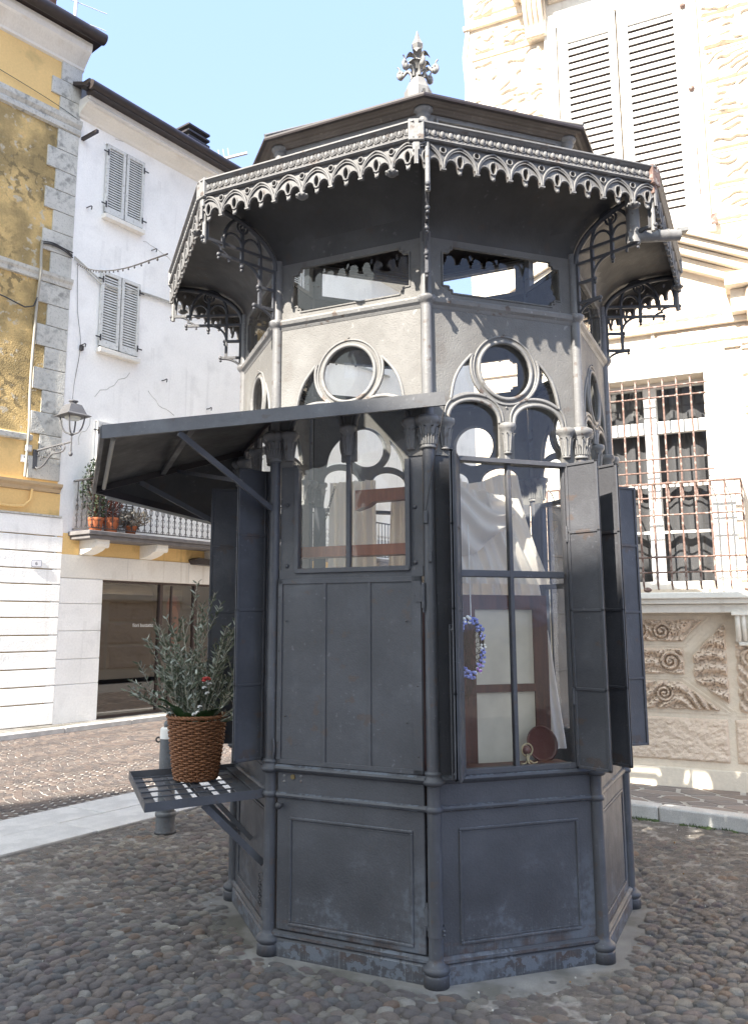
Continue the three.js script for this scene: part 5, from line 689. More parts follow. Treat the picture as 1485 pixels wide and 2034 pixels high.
// ---- the yellow house
const YA = 41 * PI / 180, YH = thing('yellow_house', 'weathered yellow house with grey quoins and white coursed ground floor', 'house', [-4.526, 0, -13.262], PI / 2 - YA);
{
  const E = -0.14, x0 = -7; // local x towards the white house, z to the street
  mesh('wall', [span(x0, E, 7.1, 9.62, -6, 0)], M.yellowWorn, YH).name = 'wall';
  mesh('wall', [span(x0, E, 9.9, 10.85, -6, -0.001)], M.yellow, YH); mesh('wall', [span(x0, E, 4.45, 6.92, -6, -0.001)], M.yellowWorn, YH); mesh('wall', [span(x0, E, 3.7, 4.45, -6, 0)], M.yellow, YH); mesh('wall', [span(x0, -0.09, 3.21, 3.56, -6, 0.012)], M.yellow, YH);
  mesh('core', [span(x0, E - 0.004, 0, 11.1, -6, -0.02)], M.yellow, YH);
  const course = (y, pr) => ext(poly(pr.map(([z, h]) => [-z, y + h])), E - x0 + 0.03).rotateY(PI / 2).translate(x0, 0, 0);
  mesh('string_course', [course(9.62, [[0, 0], [0.05, 0.02], [0.06, 0.08], [0.04, 0.12], [0.09, 0.18], [0.1, 0.26], [0, 0.28]])], M.quoin[0], YH);
  mesh('string_course', [course(6.92, [[0, 0], [0.04, 0.01], [0.05, 0.07], [0.08, 0.11], [0.09, 0.16], [0, 0.18]])], M.quoin[1], YH);
  mesh('string_course', [course(4.32, [[0, 0], [0.05, 0.015], [0.06, 0.09], [0, 0.11]]).scale(1, 1, 1)].map((g) => g.translate(-0.52, 0, 0)), M.quoin[2], YH);
  mesh('string_course', [course(3.56, [[0, 0], [0.04, 0.01], [0.06, 0.06], [0.11, 0.1], [0.12, 0.14], [0, 0.15]])], mat({ map: plasterTex([0.5, 0.38, 0.24], { stain: [0.12, 0.11, 0.1], amount: 0.9 }), roughness: 0.95 }), YH);
  mesh('main_cornice', [course(10.82, [[0, 0], [0.04, 0.02], [0.05, 0.06], [0.13, 0.15], [0.22, 0.24], [0.25, 0.27], [0.27, 0.36], [0.27, 0.42], [0, 0.44]])], M.whiteTrim, YH);
  mesh('gutter', [rod([x0, 11.32, 0.42], [0.02, 11.32, 0.42], 0.1, 12), span(x0, 0.02, 11.26, 11.36, 0.0, 0.42)], M.gutter, YH);
  mesh('roof', bar([(x0 + E) / 2, 11.38, 0.44], [(x0 + E) / 2, 13.2, -4], 0.06, E - x0 + 0.2), M.roofTile, YH);
  mesh('chimney', [span(-0.78, -0.3, 11.3, 12.6, -1.2, -0.7), span(-0.86, -0.22, 12.6, 12.68, -1.28, -0.62)], M.roofTile, YH);
  // quoins, long and short by turns
  const ys = [10.86, 10.51, 10.2, 9.9]; const q = (y0, y1, long, i) => mesh('quoin', rbox((long ? 0.535 : 0.375), y1 - y0 - 0.008, 0.06, E + 0.012 - (long ? 0.535 : 0.375) / 2, (y0 + y1) / 2, 0.0, 0.008, 1), M.quoin[i % 3], YH);
  q(10.5, 10.85, 0, 0); q(10.2, 10.5, 1, 1); q(9.9, 10.2, 0, 2);
  let i = 0; for (let y = 7.1; y < 9.5; y += 0.36) q(y, Math.min(y + 0.36, 9.62), i % 2, i++ + 1);
  i = 0; for (let y = 3.75; y < 6.8; y += 0.353) q(y, Math.min(y + 0.353, 6.92), i % 2 === 0, i++);
  // white coursed ground floor: one block per course, joints recessed
  const js = [0.06, 0.38, 0.633, 0.89, 1.148, 1.386, 1.647, 1.886, 2.149, 2.384, 2.642, 2.893, 3.19]; for (let k = 0; k + 1 < js.length; k++) mesh('course_stone', rbox(-0.02 - x0, js[k + 1] - js[k] - 0.016, 0.08, (x0 - 0.02) / 2, (js[k] + js[k + 1]) / 2, 0.0, 0.01, 1), M.whitePlaster, YH);
  mesh('ledge', span(x0, -0.06, 3.185, 3.215, 0, 0.06, 0.006), M.quoin[0], YH);
  // cables and pipes on the wall
  const pr = rng(5), wob = (pts) => pts.map(([x, y, z]) => [x + (pr() - 0.5) * 0.02, y + (pr() - 0.5) * 0.03, z]);
  mesh('downpipe', [tube(wob([[-0.68, 7.56, 0.05], [-0.69, 7.3, 0.08], [-0.695, 7.0, 0.12], [-0.7, 6.6, 0.05], [-0.71, 6.1, 0.04], [-0.72, 5.5, 0.04], [-0.72, 5.0, 0.05], [-0.715, 4.5, 0.09], [-0.71, 4.2, 0.05], [-0.72, 3.75, 0.05]]), 0.022, 60, 7)], mat({ map: plasterTex([0.36, 0.34, 0.3], { stain: [0.14, 0.13, 0.12], amount: 0.7 }), roughness: 0.9 }), YH);
  mesh('cable', [0, 0.03, 0.055].map((d, k) => tube(wob([[-0.69, 7.57 - d, 0.06], [-0.5, 7.6 - d, 0.06], [-0.3, 7.57 - d, 0.07], [-0.14, 7.53 - d, 0.06]]), 0.012, 24, 5)), M.blackIron, YH);
  mesh('cable', [tube(wob([[x0, 6.62, 0.05], [-3, 6.6, 0.05], [-1.3, 6.5, 0.05], [-0.8, 6.42, 0.05], [-0.7, 6.6, 0.06]]), 0.012, 40, 5), tube([[x0, 10.5, 0.04], [-1.5, 10.12, 0.03], [-0.5, 9.98, 0.05], [-0.1, 9.9, 0.04]], 0.006, 30, 4)], M.blackIron, YH);
  mesh('gas_pipe', [tube([[x0, 3.33, 0.06], [-1.2, 3.3, 0.06], [-0.78, 3.3, 0.06], [-0.64, 3.34, 0.06], [-0.6, 3.42, 0.06], [-0.6, 3.58, 0.08]], 0.02, 40, 7)], M.yellow, YH);
  mesh('junction_box', rbox(0.1, 0.11, 0.07, -0.68, 4.2, 0.04, 0.02, 2), M.granite, YH);
}
const yAt = (x, y, z) => V3(x, y, z).applyAxisAngle(V3(0, 1, 0), PI / 2 - YA).add(V3(-4.526, 0, -13.262)).toArray(), wAt = (x, y, z) => V3(x, y, z).applyAxisAngle(V3(0, 1, 0), PI / 2 - HA).add(V3(-4.526, 0, -13.262)).toArray();
function canvasPlate(w, h, draw, size) { const c = document.createElement('canvas'); c.width = w; c.height = h; draw(c.getContext('2d'), w, h); const t = new THREE.CanvasTexture(c); t.colorSpace = THREE.SRGBColorSpace; return t; }
function plate(name, label, w, h, pos, turn, draw, r = 0.02) {
  const t = thing(name, label, 'sign', pos, turn); mesh('backing', rbox(w, h, 0.012, 0, 0, 0, r / 3, 2), M.whitePaint, t);
  mesh('print', new THREE.PlaneGeometry(w - 0.012, h - 0.012).translate(0, 0, 0.0085), mat({ map: canvasPlate(256, Math.round(256 * h / w), draw), roughness: 0.35 }), t, true); return t;
}
plate('house_number_sign', 'white enamel house number six on the coursed white wall', 0.185, 0.12, yAt(-0.445, 2.46, 0.05), PI / 2 - YA, (g, w, h) => { g.fillStyle = '#e9e9ee'; g.fillRect(0, 0, w, h); g.strokeStyle = '#4a5478'; g.lineWidth = 9; g.beginPath(); g.roundRect(8, 8, w - 16, h - 16, 26); g.stroke(); g.fillStyle = '#2b2d38'; g.font = 'bold 104px sans-serif'; g.textAlign = 'center'; g.textBaseline = 'middle'; g.fillText('6', w / 2, h / 2 + 4); });
plate('number_plate_sign', 'small white plate reading 84 BV beside the street lamp bracket', 0.15, 0.115, yAt(-0.71, 4.037, 0.02), PI / 2 - YA, (g, w, h) => { g.fillStyle = '#eeeeee'; g.fillRect(0, 0, w, h); g.fillStyle = '#26242a'; g.textBaseline = 'middle'; g.font = 'bold 84px sans-serif'; g.fillText('84', 68, h * 0.28); g.font = 'bold 84px sans-serif'; g.fillText('BV', 118, h * 0.74); g.fillStyle = '#55555c'; g.font = '28px sans-serif'; g.fillText('Via', 40, h * 0.76); });
// street lamp on its bracket
{
  const t = thing('street_lamp', 'grey iron wall lantern on a scrolled bracket at the corner of the yellow house', 'lamp', yAt(-0.56, 4.1, 0.03), PI / 2 - YA), m = mat({ map: paint([0.1, 0.1, 0.108], 0.2), roughness: 0.55 });
  // local: z out from the wall, lantern at z = .62, x = .17
  const q = (z, y) => [0.215 * z / 0.62, y, z];
  mesh('bracket', [rod(q(0.0, 0.08), q(0.64, 0.17), 0.016, 8), tube([q(0, -0.16), q(0.06, -0.2), q(0.16, -0.15), q(0.3, 0.0), q(0.42, 0.02)], 0.014, 16, 6), tube([q(0.42, 0.02), q(0.5, 0.04), q(0.53, 0.1), q(0.48, 0.14), q(0.44, 0.1), q(0.47, 0.07)], 0.012, 16, 6), rbox(0.07, 0.3, 0.03, 0, -0.05, 0.0)], m, t);
  const cur = []; for (let i = 0; i < 9; i++) { const z = 0.06 + 0.04 * i, y = 0.0 + 0.012 * i - 0.1 * Math.abs(Math.sin(i * 2.1)) * (1 - i / 10); cur.push(new THREE.TorusGeometry(0.03 - 0.001 * i, 0.008, 5, 12).rotateY(PI / 2 - 0.33).translate(...q(z, y + 0.02))); } mesh('scroll', cur, m, t);
  const c = q(0.64, 0), ln = (pts, seg) => { const g = lathe(pts, seg).toNonIndexed(); g.computeVertexNormals(); return g.rotateY(PI / 4).translate(c[0], 0, c[2]); };
  mesh('stem', [rod([c[0], -0.0, c[2]], [c[0], 0.28, c[2]], 0.012, 8), ball(0.032, c[0], -0.02, c[2], 1, 1.1, 1), ball(0.03, c[0], 0.285, c[2], 1.3, 0.7, 1.3)], m, t);
  for (let k = 0; k < 4; k++) { const a = k * PI / 2 + PI / 4, p = (r, y) => [c[0] + r * Math.cos(a), y, c[2] + r * Math.sin(a)]; mesh('arm', tube([p(0.02, 0.285), p(0.1, 0.32), p(0.15, 0.4), p(0.185, 0.56)], 0.012, 14, 6), m, t); }
  mesh('lamp_hood', [ln([[0, 0.545], [0.19, 0.55], [0.285, 0.56], [0.285, 0.567], [0.21, 0.6], [0.13, 0.74], [0.06, 0.76], [0, 0.765]], 4), lathe([[0.05, 0.755], [0.045, 0.78], [0.07, 0.79], [0.07, 0.805], [0.03, 0.815], [0, 0.83]], 12).translate(c[0], 0, c[2])], m, t);
  mesh('lamp_glass', new THREE.CylinderGeometry(0.12, 0.1, 0.04, 20).translate(c[0], 0.53, c[2]), mat({ rgb: [0.75, 0.78, 0.74], transmission: 0.4, roughness: 0.3 }), t);
}
// flood light over the shop
{ const t = thing('shop_floodlight', 'dark brown floodlight fixed on the yellow band over the shop window', 'lamp', wAt(2.86, 2.62, 0.03), PI / 2 - HA); mesh('housing', [ext(poly([[-0.28, 0.06], [-0.2, 0.1], [0.2, 0.07], [0.27, -0.03], [-0.22, -0.02]]), 0.2)], M.gutter, t); mesh('arm', rod([0, 0.02, 0], [0, 0.02, 0.05], 0.03), M.gutter, t); }
// the poster behind the shop glass
{ const t = canvasPlate(256, 512, (g, w, h) => { g.fillStyle = '#1c0d0c'; g.fillRect(0, 0, w, h); const b = (x, y, rx, ry, c) => { g.fillStyle = c; g.beginPath(); g.ellipse(x, y, rx, ry, 0, 0, 7); g.fill(); }; b(140, 120, 100, 92, '#5c1017'); b(120, 90, 70, 50, '#7d1a20'); b(150, 205, 72, 105, '#a0593c'); b(120, 220, 40, 80, '#7a3d2a'); b(172, 180, 20, 9, '#2a1210'); b(120, 182, 18, 8, '#1e0d0c'); g.fillStyle = '#8a4a33'; g.fillRect(150, 190, 16, 50); b(155, 262, 26, 9, '#6d1418'); g.fillStyle = '#4a1412'; g.fillRect(60, 330, 180, 182); b(150, 330, 60, 50, '#8d4b35'); });
  const p = thing('portrait_poster', 'dark red portrait poster hanging inside the shop window', 'poster', wAt(2.58, 1.45, -0.35), PI / 2 - HA); mesh('board', rbox(0.44, 1.4, 0.02, 0, 0, -0.012, 0.003), M.dark, p); mesh('print', new THREE.PlaneGeometry(0.43, 1.38).translate(0, 0, 0.001), mat({ map: t, roughness: 0.6 }), p, true); }
// potted plants on the balcony
function pot(name, label, x, z, r, h, leaves, col, seed, spread, up) {
  const p = thing('flower_pot', label, 'flower pot', wAt(x, 2.987, z), 0, 'flower pots on the balcony'); mesh('pot', lathe([[0, 0], [r * 0.75, 0], [r * 0.98, h * 0.8], [r * 1.06, h * 0.82], [r * 1.06, h], [r * 0.95, h], [r * 0.9, h * 0.85], [0, h * 0.85]], 16), M.terracotta, p);
  const q = thing('potted_plant', label.replace(/.* holding /, ''), 'plant', wAt(x, 2.987, z), 0, 'potted plants on the balcony'), rr = rng(seed), L2 = [], st = [];
  for (let i = 0; i < leaves; i++) { const a = rr() * 6.28, k = Math.sqrt(rr()), y = h * 0.8 + up * Math.pow(rr(), 0.8), R2 = spread * k * (0.5 + 0.5 * Math.sin((y - h) / up * PI)); const x2 = R2 * Math.cos(a), z2 = R2 * Math.sin(a), w = 0.012 + 0.014 * rr(), l = 0.03 + 0.04 * rr(), g = new THREE.BufferGeometry(); g.setAttribute('position', new THREE.Float32BufferAttribute([-w, 0, 0, w, 0, 0, 0, l, 0.01], 3)); g.computeVertexNormals(); g.rotateX((rr() - 0.5) * 2.4).rotateY(rr() * 6.28).rotateZ((rr() - 0.5) * 2).translate(x2, y, z2); L2.push(g); if (i % 24 === 0) st.push(tube([[0, h * 0.8, 0], [x2 * 0.4, (h + y) / 2, z2 * 0.4], [x2, y, z2]], 0.005, 6, 4)); }
  mesh('stems', st, M.wood, q); stuff(mesh('leaves', L2, mat({ rgb: col, roughness: 0.8, transmission: 0.2 }), q));
}
pot('a', 'orange terracotta pot holding a tall green bush on the balcony corner', 0.36, 0.32, 0.12, 0.22, 900, [0.035, 0.06, 0.025], 1, 0.26, 0.95);
pot('b', 'orange terracotta pot holding a red leaved shrub behind the balcony railing', 0.62, 0.36, 0.13, 0.24, 420, [0.2, 0.06, 0.04], 2, 0.2, 0.62);
pot('c', 'small reddish pot holding a dry grey trailing plant on the balcony floor', 1.0, 0.38, 0.1, 0.14, 520, [0.2, 0.18, 0.15], 3, 0.34, 0.24);
// cables across the street
const strung = [0, 0.25, 0.5, 0.75, 1].map((t) => V3(...wAt(-0.05, 7.4, 0.05)).lerp(V3(-1.2, 3.95, -5.2), t).setY(lerp(7.4, 3.95, t) - 0.5 * t * (1 - t)).toArray());
tag(mesh('string_light_cable', [tube(strung, 0.006, 40, 5), ...Array.from({ length: 22 }, (_, i) => { const c = new THREE.CatmullRomCurve3(strung.map((q) => V3(...q))).getPoint(i / 22); return ball(0.008, c.x, c.y - 0.015, c.z, 1, 1.7, 1, 5, 4); })], M.blackIron), 'thin cable with tiny bulbs strung from the white house towards the kiosk', 'cable');
tag(mesh('wall_cable', [0, 0.03].map((d, k) => tube([wAt(-0.1, 7.5 - d, 0.04), wAt(0.6, 7.22 - d * 2, 0.05), wAt(1.3, 7.33 - d, 0.04), wAt(2.2, 7.36 - d, 0.04), wAt(3.4, 7.42 - d, 0.04), wAt(9, 7.6 - d, 0.04)], 0.014, 50, 5)), M.quoin[2]), 'bundle of dusty cables clipped along the white facade between the two shuttered windows', 'cable');
tag(mesh('overhead_wire', tube([wAt(-0.2, 10.2, 0.3), wAt(1.5, 10.02, 0.5), wAt(4, 10.1, 0.4)], 0.008, 30, 5), M.granite), 'pale wire slung beneath the dark eaves of the white house', 'wire');
tag(mesh('lamp_wire', tube([wAt(-0.03, 7.4, 0.03), wAt(0.02, 6.6, 0.03), wAt(0.1, 6.05, 0.04), wAt(0.02, 5.4, 0.05), yAt(-0.35, 4.93, 0.66)], 0.0045, 40, 4), M.blackIron), 'thin wire hanging down the white wall to the street lamp', 'wire');
// aerials
{ const a = thing('tv_aerial', 'thin white aerial mast rising behind the gutter of the yellow house', 'aerial', wAt(0.15, 10.4, -0.8), 0, 'aerials on the left-hand roofs'); mesh('mast', rod([0, 0, 0], [0.06, 3.4, 0], 0.03), M.whitePaint, a); for (const y of [2.0, 2.35]) mesh('aerial_rod', rod([-0.5, y + 0.1, 0.2], [0.55, y - 0.1, -0.2], 0.008), M.granite, a);
  const b = thing('tv_aerial', 'small white roof aerial beside the chimney of the white house', 'aerial', wAt(3.75, 10.7, -0.9), 0, 'aerials on the left-hand roofs'); mesh('mast', rod([0, 0, 0], [0, 0.7, 0], 0.015), M.granite, b); mesh('boom', [rod([-0.1, 0.55, 0], [0.75, 0.72, 0.1], 0.03)], M.whitePaint, b); for (let i = 0; i < 6; i++) mesh('aerial_rod', rod([-0.1 + i * 0.1, 0.35 + i * 0.02, 0.1], [-0.2 + i * 0.1, 0.85 + i * 0.02, -0.1], 0.006), M.granite, b); }
// ================= smaller things =================
// bollard
{ const t = thing('bollard', 'dark grey iron bollard with a white band behind the counter shelf', 'bollard', [-1.431, 0, -6.85]);
  const m = mat({ map: paint([0.1, 0.105, 0.115], 0.3, 0.5), roughness: 0.5, bumpMap: paintBump, bumpScale: 0.001 });
  mesh('post', lathe([[0, 0], [0.082, 0], [0.08, 0.02], [0.074, 0.03], [0.073, 0.125], [0.08, 0.13], [0.082, 0.145], [0.078, 0.158], [0.065, 0.165], [0.0625, 0.7], [0, 0.7]], 26), m, t);
  mesh('white_band', lathe([[0.063, 0.7], [0.0635, 0.702], [0.062, 0.772], [0.05, 0.785], [0, 0.785]], 26), M.whitePaint, t);
  mesh('cap', lathe([[0.035, 0.783], [0.036, 0.8], [0.04, 0.803], [0.03, 0.83], [0, 0.838]], 18), m, t);
  mesh('chain_ring', new THREE.TorusGeometry(0.018, 0.006, 6, 14).rotateY(0.3).translate(-0.075, 0.69, 0.0), M.blackIron, t); }
// basket on the shelf and the olive plant in it
const bp = (() => { const o = toFace(new THREE.Object3D(), 1); o.updateMatrix(); return V3(X(L - 0.585), 0.742, 0.02 + 0.265).applyMatrix4(o.matrix).applyAxisAngle(V3(0, 1, 0), -PHI).add(V3(KX, 0, KZ)).toArray(); })();
{
  const t = thing('wicker_basket', 'brown woven wicker basket standing on the slatted counter shelf', 'basket', bp); const H = 0.335, r0 = 0.112, r1 = 0.158, N = 26, wick = mat({ map: tex(512, 0.12, (p) => mixc([0.15, 0.058, 0.024], [0.29, 0.125, 0.052], clamp(n2[p] * 1.5 - 0.25 + 0.5 * (n4[p] - 0.5)))), roughness: 0.55 });
  const rad = (y) => lerp(r0, r1, Math.pow(y / H, 0.85)), W = [], rr = rng(2);
  for (let k = 0; k < 27; k++) { const y = 0.018 + k * (H - 0.04) / 26, pts = [], ph = (k % 2) * PI; for (let i = 0; i < 90; i++) { const a = i / 90 * 2 * PI; const r = rad(y) + 0.0075 * Math.sin(a * N / 2 + ph) + 0.0012 * (rr() - 0.5); pts.push([r * Math.cos(a), y + 0.0018 * Math.sin(a * 3 + k) + 0.0008 * (rr() - 0.5), r * Math.sin(a)]); } W.push(tube(pts, 0.0057, 180, 5, true)); }
  mesh('weave', W, wick, t);
  const S = []; for (let i = 0; i < N; i++) { const a = (i + 0.5) / N * 2 * PI; S.push(rod([rad(0) * Math.cos(a), 0, rad(0) * Math.sin(a)], [rad(H) * Math.cos(a), H, rad(H) * Math.sin(a)], 0.0042, 5)); } mesh('stakes', S, wick, t);
  const rimT = (ph, y, d) => tube(Array.from({ length: 72 }, (_, i) => { const a = i / 72 * 2 * PI; return [(r1 + d + 0.006 * Math.cos(a * 13 + ph)) * Math.cos(a), y + 0.006 * Math.sin(a * 13 + ph), (r1 + d + 0.006 * Math.cos(a * 13 + ph)) * Math.sin(a)]; }), 0.0062, 160, 5, true);
  mesh('rim', [rimT(0, H, 0.003), rimT(2.1, H, 0.003), rimT(4.2, H, 0.003), rimT(0, 0.006, r0 - r1), rimT(3, 0.006, r0 - r1)], wick, t);
  mesh('soil', new THREE.CylinderGeometry(rad(H * 0.85) - 0.008, r0 - 0.01, H * 0.82, 24).translate(0, H * 0.42, 0), mat({ rgb: [0.03, 0.02, 0.015], roughness: 1 }), t);
  const p = thing('olive_plant', 'grey green olive branches with a few white and red flowers in the wicker basket', 'plant', [bp[0], bp[1], bp[2]]); const q = rng(31), stems = [], lv = [[], [], []];
  const leaf = (pos, dir, len, w, roll, bin) => { const side = V3(-dir.z, 0, dir.x); if (side.lengthSq() < 1e-4) side.set(1, 0, 0); side.normalize().applyAxisAngle(dir, roll); const up = dir.clone().cross(side); const P = (a, b, c) => pos.clone().addScaledVector(dir, a * len).addScaledVector(side, b * w).addScaledVector(up, c * len).toArray(); const A = P(0, 0, 0), B = P(0.35, 1, 0.03), C = P(0.35, -1, 0.03), D = P(0.72, 0.75, 0.0), E2 = P(0.72, -0.75, 0.0), F = P(1, 0, -0.08);
    const g = new THREE.BufferGeometry(); g.setAttribute('position', new THREE.Float32BufferAttribute([...A, ...B, ...C, ...C, ...B, ...D, ...C, ...D, ...E2, ...E2, ...D, ...F], 3)); g.computeVertexNormals(); lv[bin].push(g); };
  const twig = (a, dir0, len, r, depth, dens) => { const pts = [a.clone()], d = dir0.clone(); const n = 7; let c = a.clone(); for (let i = 0; i < n; i++) { d.x += (q() - 0.5) * 0.16; d.z += (q() - 0.5) * 0.16; d.y += (q() - 0.5) * 0.1 - 0.015 * i * 0.4; d.normalize(); c = c.clone().addScaledVector(d, len / n); pts.push(c); }
    const cv = new THREE.CatmullRomCurve3(pts); stems.push(new THREE.TubeGeometry(cv, 10, r, 4)); const m = Math.round(len * dens); for (let i = 0; i < m; i++) { const t2 = 0.22 + 0.78 * (i + q()) / m, o = cv.getPoint(Math.min(t2, 1)), tg = cv.getTangent(Math.min(t2, 1)); const a2 = i * 2.4 + q(), out = V3(Math.cos(a2), (q() - 0.3) * 0.6, Math.sin(a2)).normalize(); for (const s of [1, -1]) { const dir = tg.clone().multiplyScalar(0.75).addScaledVector(out, s * 0.8).normalize(); leaf(o, dir, 0.028 + 0.02 * q(), 0.0042 + 0.002 * q(), q() * 6, q() < 0.2 ? 1 : 0); } }
    if (depth > 0) for (let i = 0; i < 3; i++) { const o = cv.getPoint(0.3 + 0.5 * q()), tg = cv.getTangent(0.5); const dd = tg.clone().add(V3(q() - 0.5, (q() - 0.2) * 0.5, q() - 0.5).multiplyScalar(1.3)).normalize(); twig(o, dd, len * (0.35 + 0.25 * q()), r * 0.6, depth - 1, dens); } };
  for (let i = 0; i < 30; i++) { const a = q() * 6.28, k = 0.09 * Math.sqrt(q()), lean = 0.12 + 0.5 * q(); twig(V3(k * Math.cos(a), 0.26, k * Math.sin(a)), V3(Math.cos(a) * lean, 1, Math.sin(a) * lean).normalize(), 0.24 + 0.2 * q(), 0.0026, 1, 40); }
  // the longer shoots that stand out of the mass
  for (const [dx, dy, dz, l] of [[-0.12, 1, 0.1, 0.6], [0.15, 1, 0.05, 0.52], [-0.45, 0.9, 0.1, 0.5], [0.55, 0.75, 0.1, 0.5], [0.8, 0.5, 0.15, 0.42], [0.75, 0.28, 0.3, 0.38], [-0.7, 0.5, 0.1, 0.34], [-0.65, 0.7, 0.3, 0.42], [0.35, 0.85, 0.2, 0.56], [0.7, 0.15, 0.2, 0.36], [-0.35, 0.9, -0.1, 0.52], [0.5, 0.6, 0.4, 0.46], [0.05, 1, 0.2, 0.66], [0.95, 0.75, 0.5, 0.44], [0.85, 0.35, 0.5, 0.4], [-0.2, 1, 0.25, 0.58], [0.25, 1, 0.3, 0.54]]) twig(V3(dx * 0.08, 0.28, dz * 0.08), V3(dx, dy, dz).normalize(), l, 0.003, 1, 42);
  mesh('branches', stems, mat({ rgb: [0.36, 0.34, 0.27], roughness: 0.8 }), p);
  stuff(mesh('leaves', lv[0], mat({ rgb: [0.115, 0.135, 0.085], roughness: 0.45, transmission: 0.15 }), p)); stuff(mesh('pale_leaves', lv[1], mat({ rgb: [0.4, 0.43, 0.36], roughness: 0.6 }), p));
  const broad = (x, y, z, len, w, a) => sheet(4, 8, (u, v) => { const ww = (u - 0.5) * w * Math.sin(PI * Math.min(1, v * 0.9 + 0.1)); const s = Math.sin(a), c = Math.cos(a); const r = len * 0.5 * v; return [x + r * c - ww * s, y + len * v * (1 - 0.5 * v) + Math.abs(u - 0.5) * 0.02, z + r * s + ww * c]; });
  const gl = mat({ rgb: [0.02, 0.06, 0.015], roughness: 0.45, transmission: 0.15 }); for (const [x, y, z, l, w, a] of [[-0.08, 0.3, 0.07, 0.26, 0.08, 2.6], [-0.06, 0.3, 0.1, 0.2, 0.09, 2.2], [-0.1, 0.32, 0.05, 0.3, 0.07, 2.9], [0.05, 0.3, 0.11, 0.14, 0.1, 1.1], [0.08, 0.31, 0.08, 0.13, 0.08, 0.5], [-0.02, 0.3, 0.12, 0.12, 0.08, 1.9], [-0.11, 0.3, 0.09, 0.18, 0.07, 3.0]]) mesh('broad_leaf', broad(x, y, z, l, w, a), gl, p);
  const wf = mat({ rgb: [0.8, 0.78, 0.74], roughness: 0.6 }), rf = mat({ rgb: [0.5, 0.06, 0.05], roughness: 0.6 }); const flower = (x, y, z, r, m) => { const g = []; for (let k = 0; k < 5; k++) g.push(ball(r, x + r * Math.cos(k * 1.257), y + r * 0.6 * Math.sin(k * 2.2), z + r * Math.sin(k * 1.257), 1, 0.55, 1, 6, 4)); return mesh('flower', g, m, p); };
  for (const [x, y, z] of [[0.06, 0.5, 0.15], [0.075, 0.47, 0.14], [0.085, 0.52, 0.13], [0.04, 0.4, 0.16], [0.01, 0.36, 0.16], [0.03, 0.37, 0.16], [-0.1, 0.62, 0.12], [-0.12, 0.64, 0.1], [0.06, 0.53, 0.14], [-0.14, 0.36, 0.1], [-0.02, 0.52, 0.15]]) flower(x, y, z, 0.0075, wf); flower(0.07, 0.545, 0.15, 0.014, rf);
}
const inFace = (j, x, y, z) => { const o = toFace(new THREE.Object3D(), j); o.updateMatrix(); return V3(x, y, z).applyMatrix4(o.matrix).applyAxisAngle(V3(0, 1, 0), -PHI).add(V3(KX, 0, KZ)); };
const faceTurn = (j) => -(j + 0.5) * PI / 4 - PHI;
// wreath behind the glass
{ const c = inFace(-1, X(0.225), 1.475, -0.06), t = thing('flower_wreath', 'twig wreath with blue and white flowers hung inside the tall window', 'wreath', c.toArray(), faceTurn(-1)), r = rng(6), tw = []; const el = (a, k) => [0.07 * k * Math.cos(a), 0.135 * k * Math.sin(a), (r() - 0.5) * 0.02];
  for (let i = 0; i < 46; i++) { const a = r() * 6.28, pts = []; for (let k = 0; k < 6; k++) pts.push(el(a + k * 0.3, 0.86 + 0.28 * r())); tw.push(tube(pts, 0.0018, 12, 4)); } for (let i = 0; i < 40; i++) { const a = r() * 6.28, b = r() * 6.28; tw.push(tube([el(a, 0.9), [(r() - 0.5) * 0.06, (r() - 0.5) * 0.14, 0], el(b, 0.9)], 0.0013, 8, 4)); } for (let i = 0; i < 16; i++) tw.push(tube([[0, -0.13, 0], [(r() - 0.5) * 0.05, -0.18, 0.01], [(r() - 0.6) * 0.12, -0.2 - 0.09 * r(), (r() - 0.5) * 0.03]], 0.0014, 6, 4));
  mesh('twigs', tw, mat({ rgb: [0.06, 0.035, 0.02], roughness: 0.9 }), t); mesh('ribbon', rod([0.015, 0.14, 0], [0.01, 0.6, 0], 0.0022), M.whitePaint, t);
  const bl = [mat({ rgb: [0.16, 0.19, 0.52], roughness: 0.6 }), mat({ rgb: [0.32, 0.34, 0.68], roughness: 0.6 }), mat({ rgb: [0.75, 0.72, 0.66], roughness: 0.6 }), mat({ rgb: [0.38, 0.16, 0.5], roughness: 0.6 })];
  for (let i = 0; i < 26; i++) { const a = i / 26 * 6.28 + r() * 0.25, e = el(a, 0.98), g = [], s = 0.011 + 0.005 * r(); for (let k = 0; k < 5; k++) { const b = k * 1.257 + r(); g.push(ball(s * 0.62, s * Math.cos(b), s * Math.sin(b), 0.004, 1, 0.8, 0.45, 6, 4)); } const f = mesh('flower', g, bl[i % 7 === 0 ? 2 : i % 11 === 0 ? 3 : i % 2], t); f.position.set(e[0], e[1], 0.012 + 0.008 * r()); f.rotation.set((r() - 0.5) * 0.8, (r() - 0.5) * 0.8, 0); } }
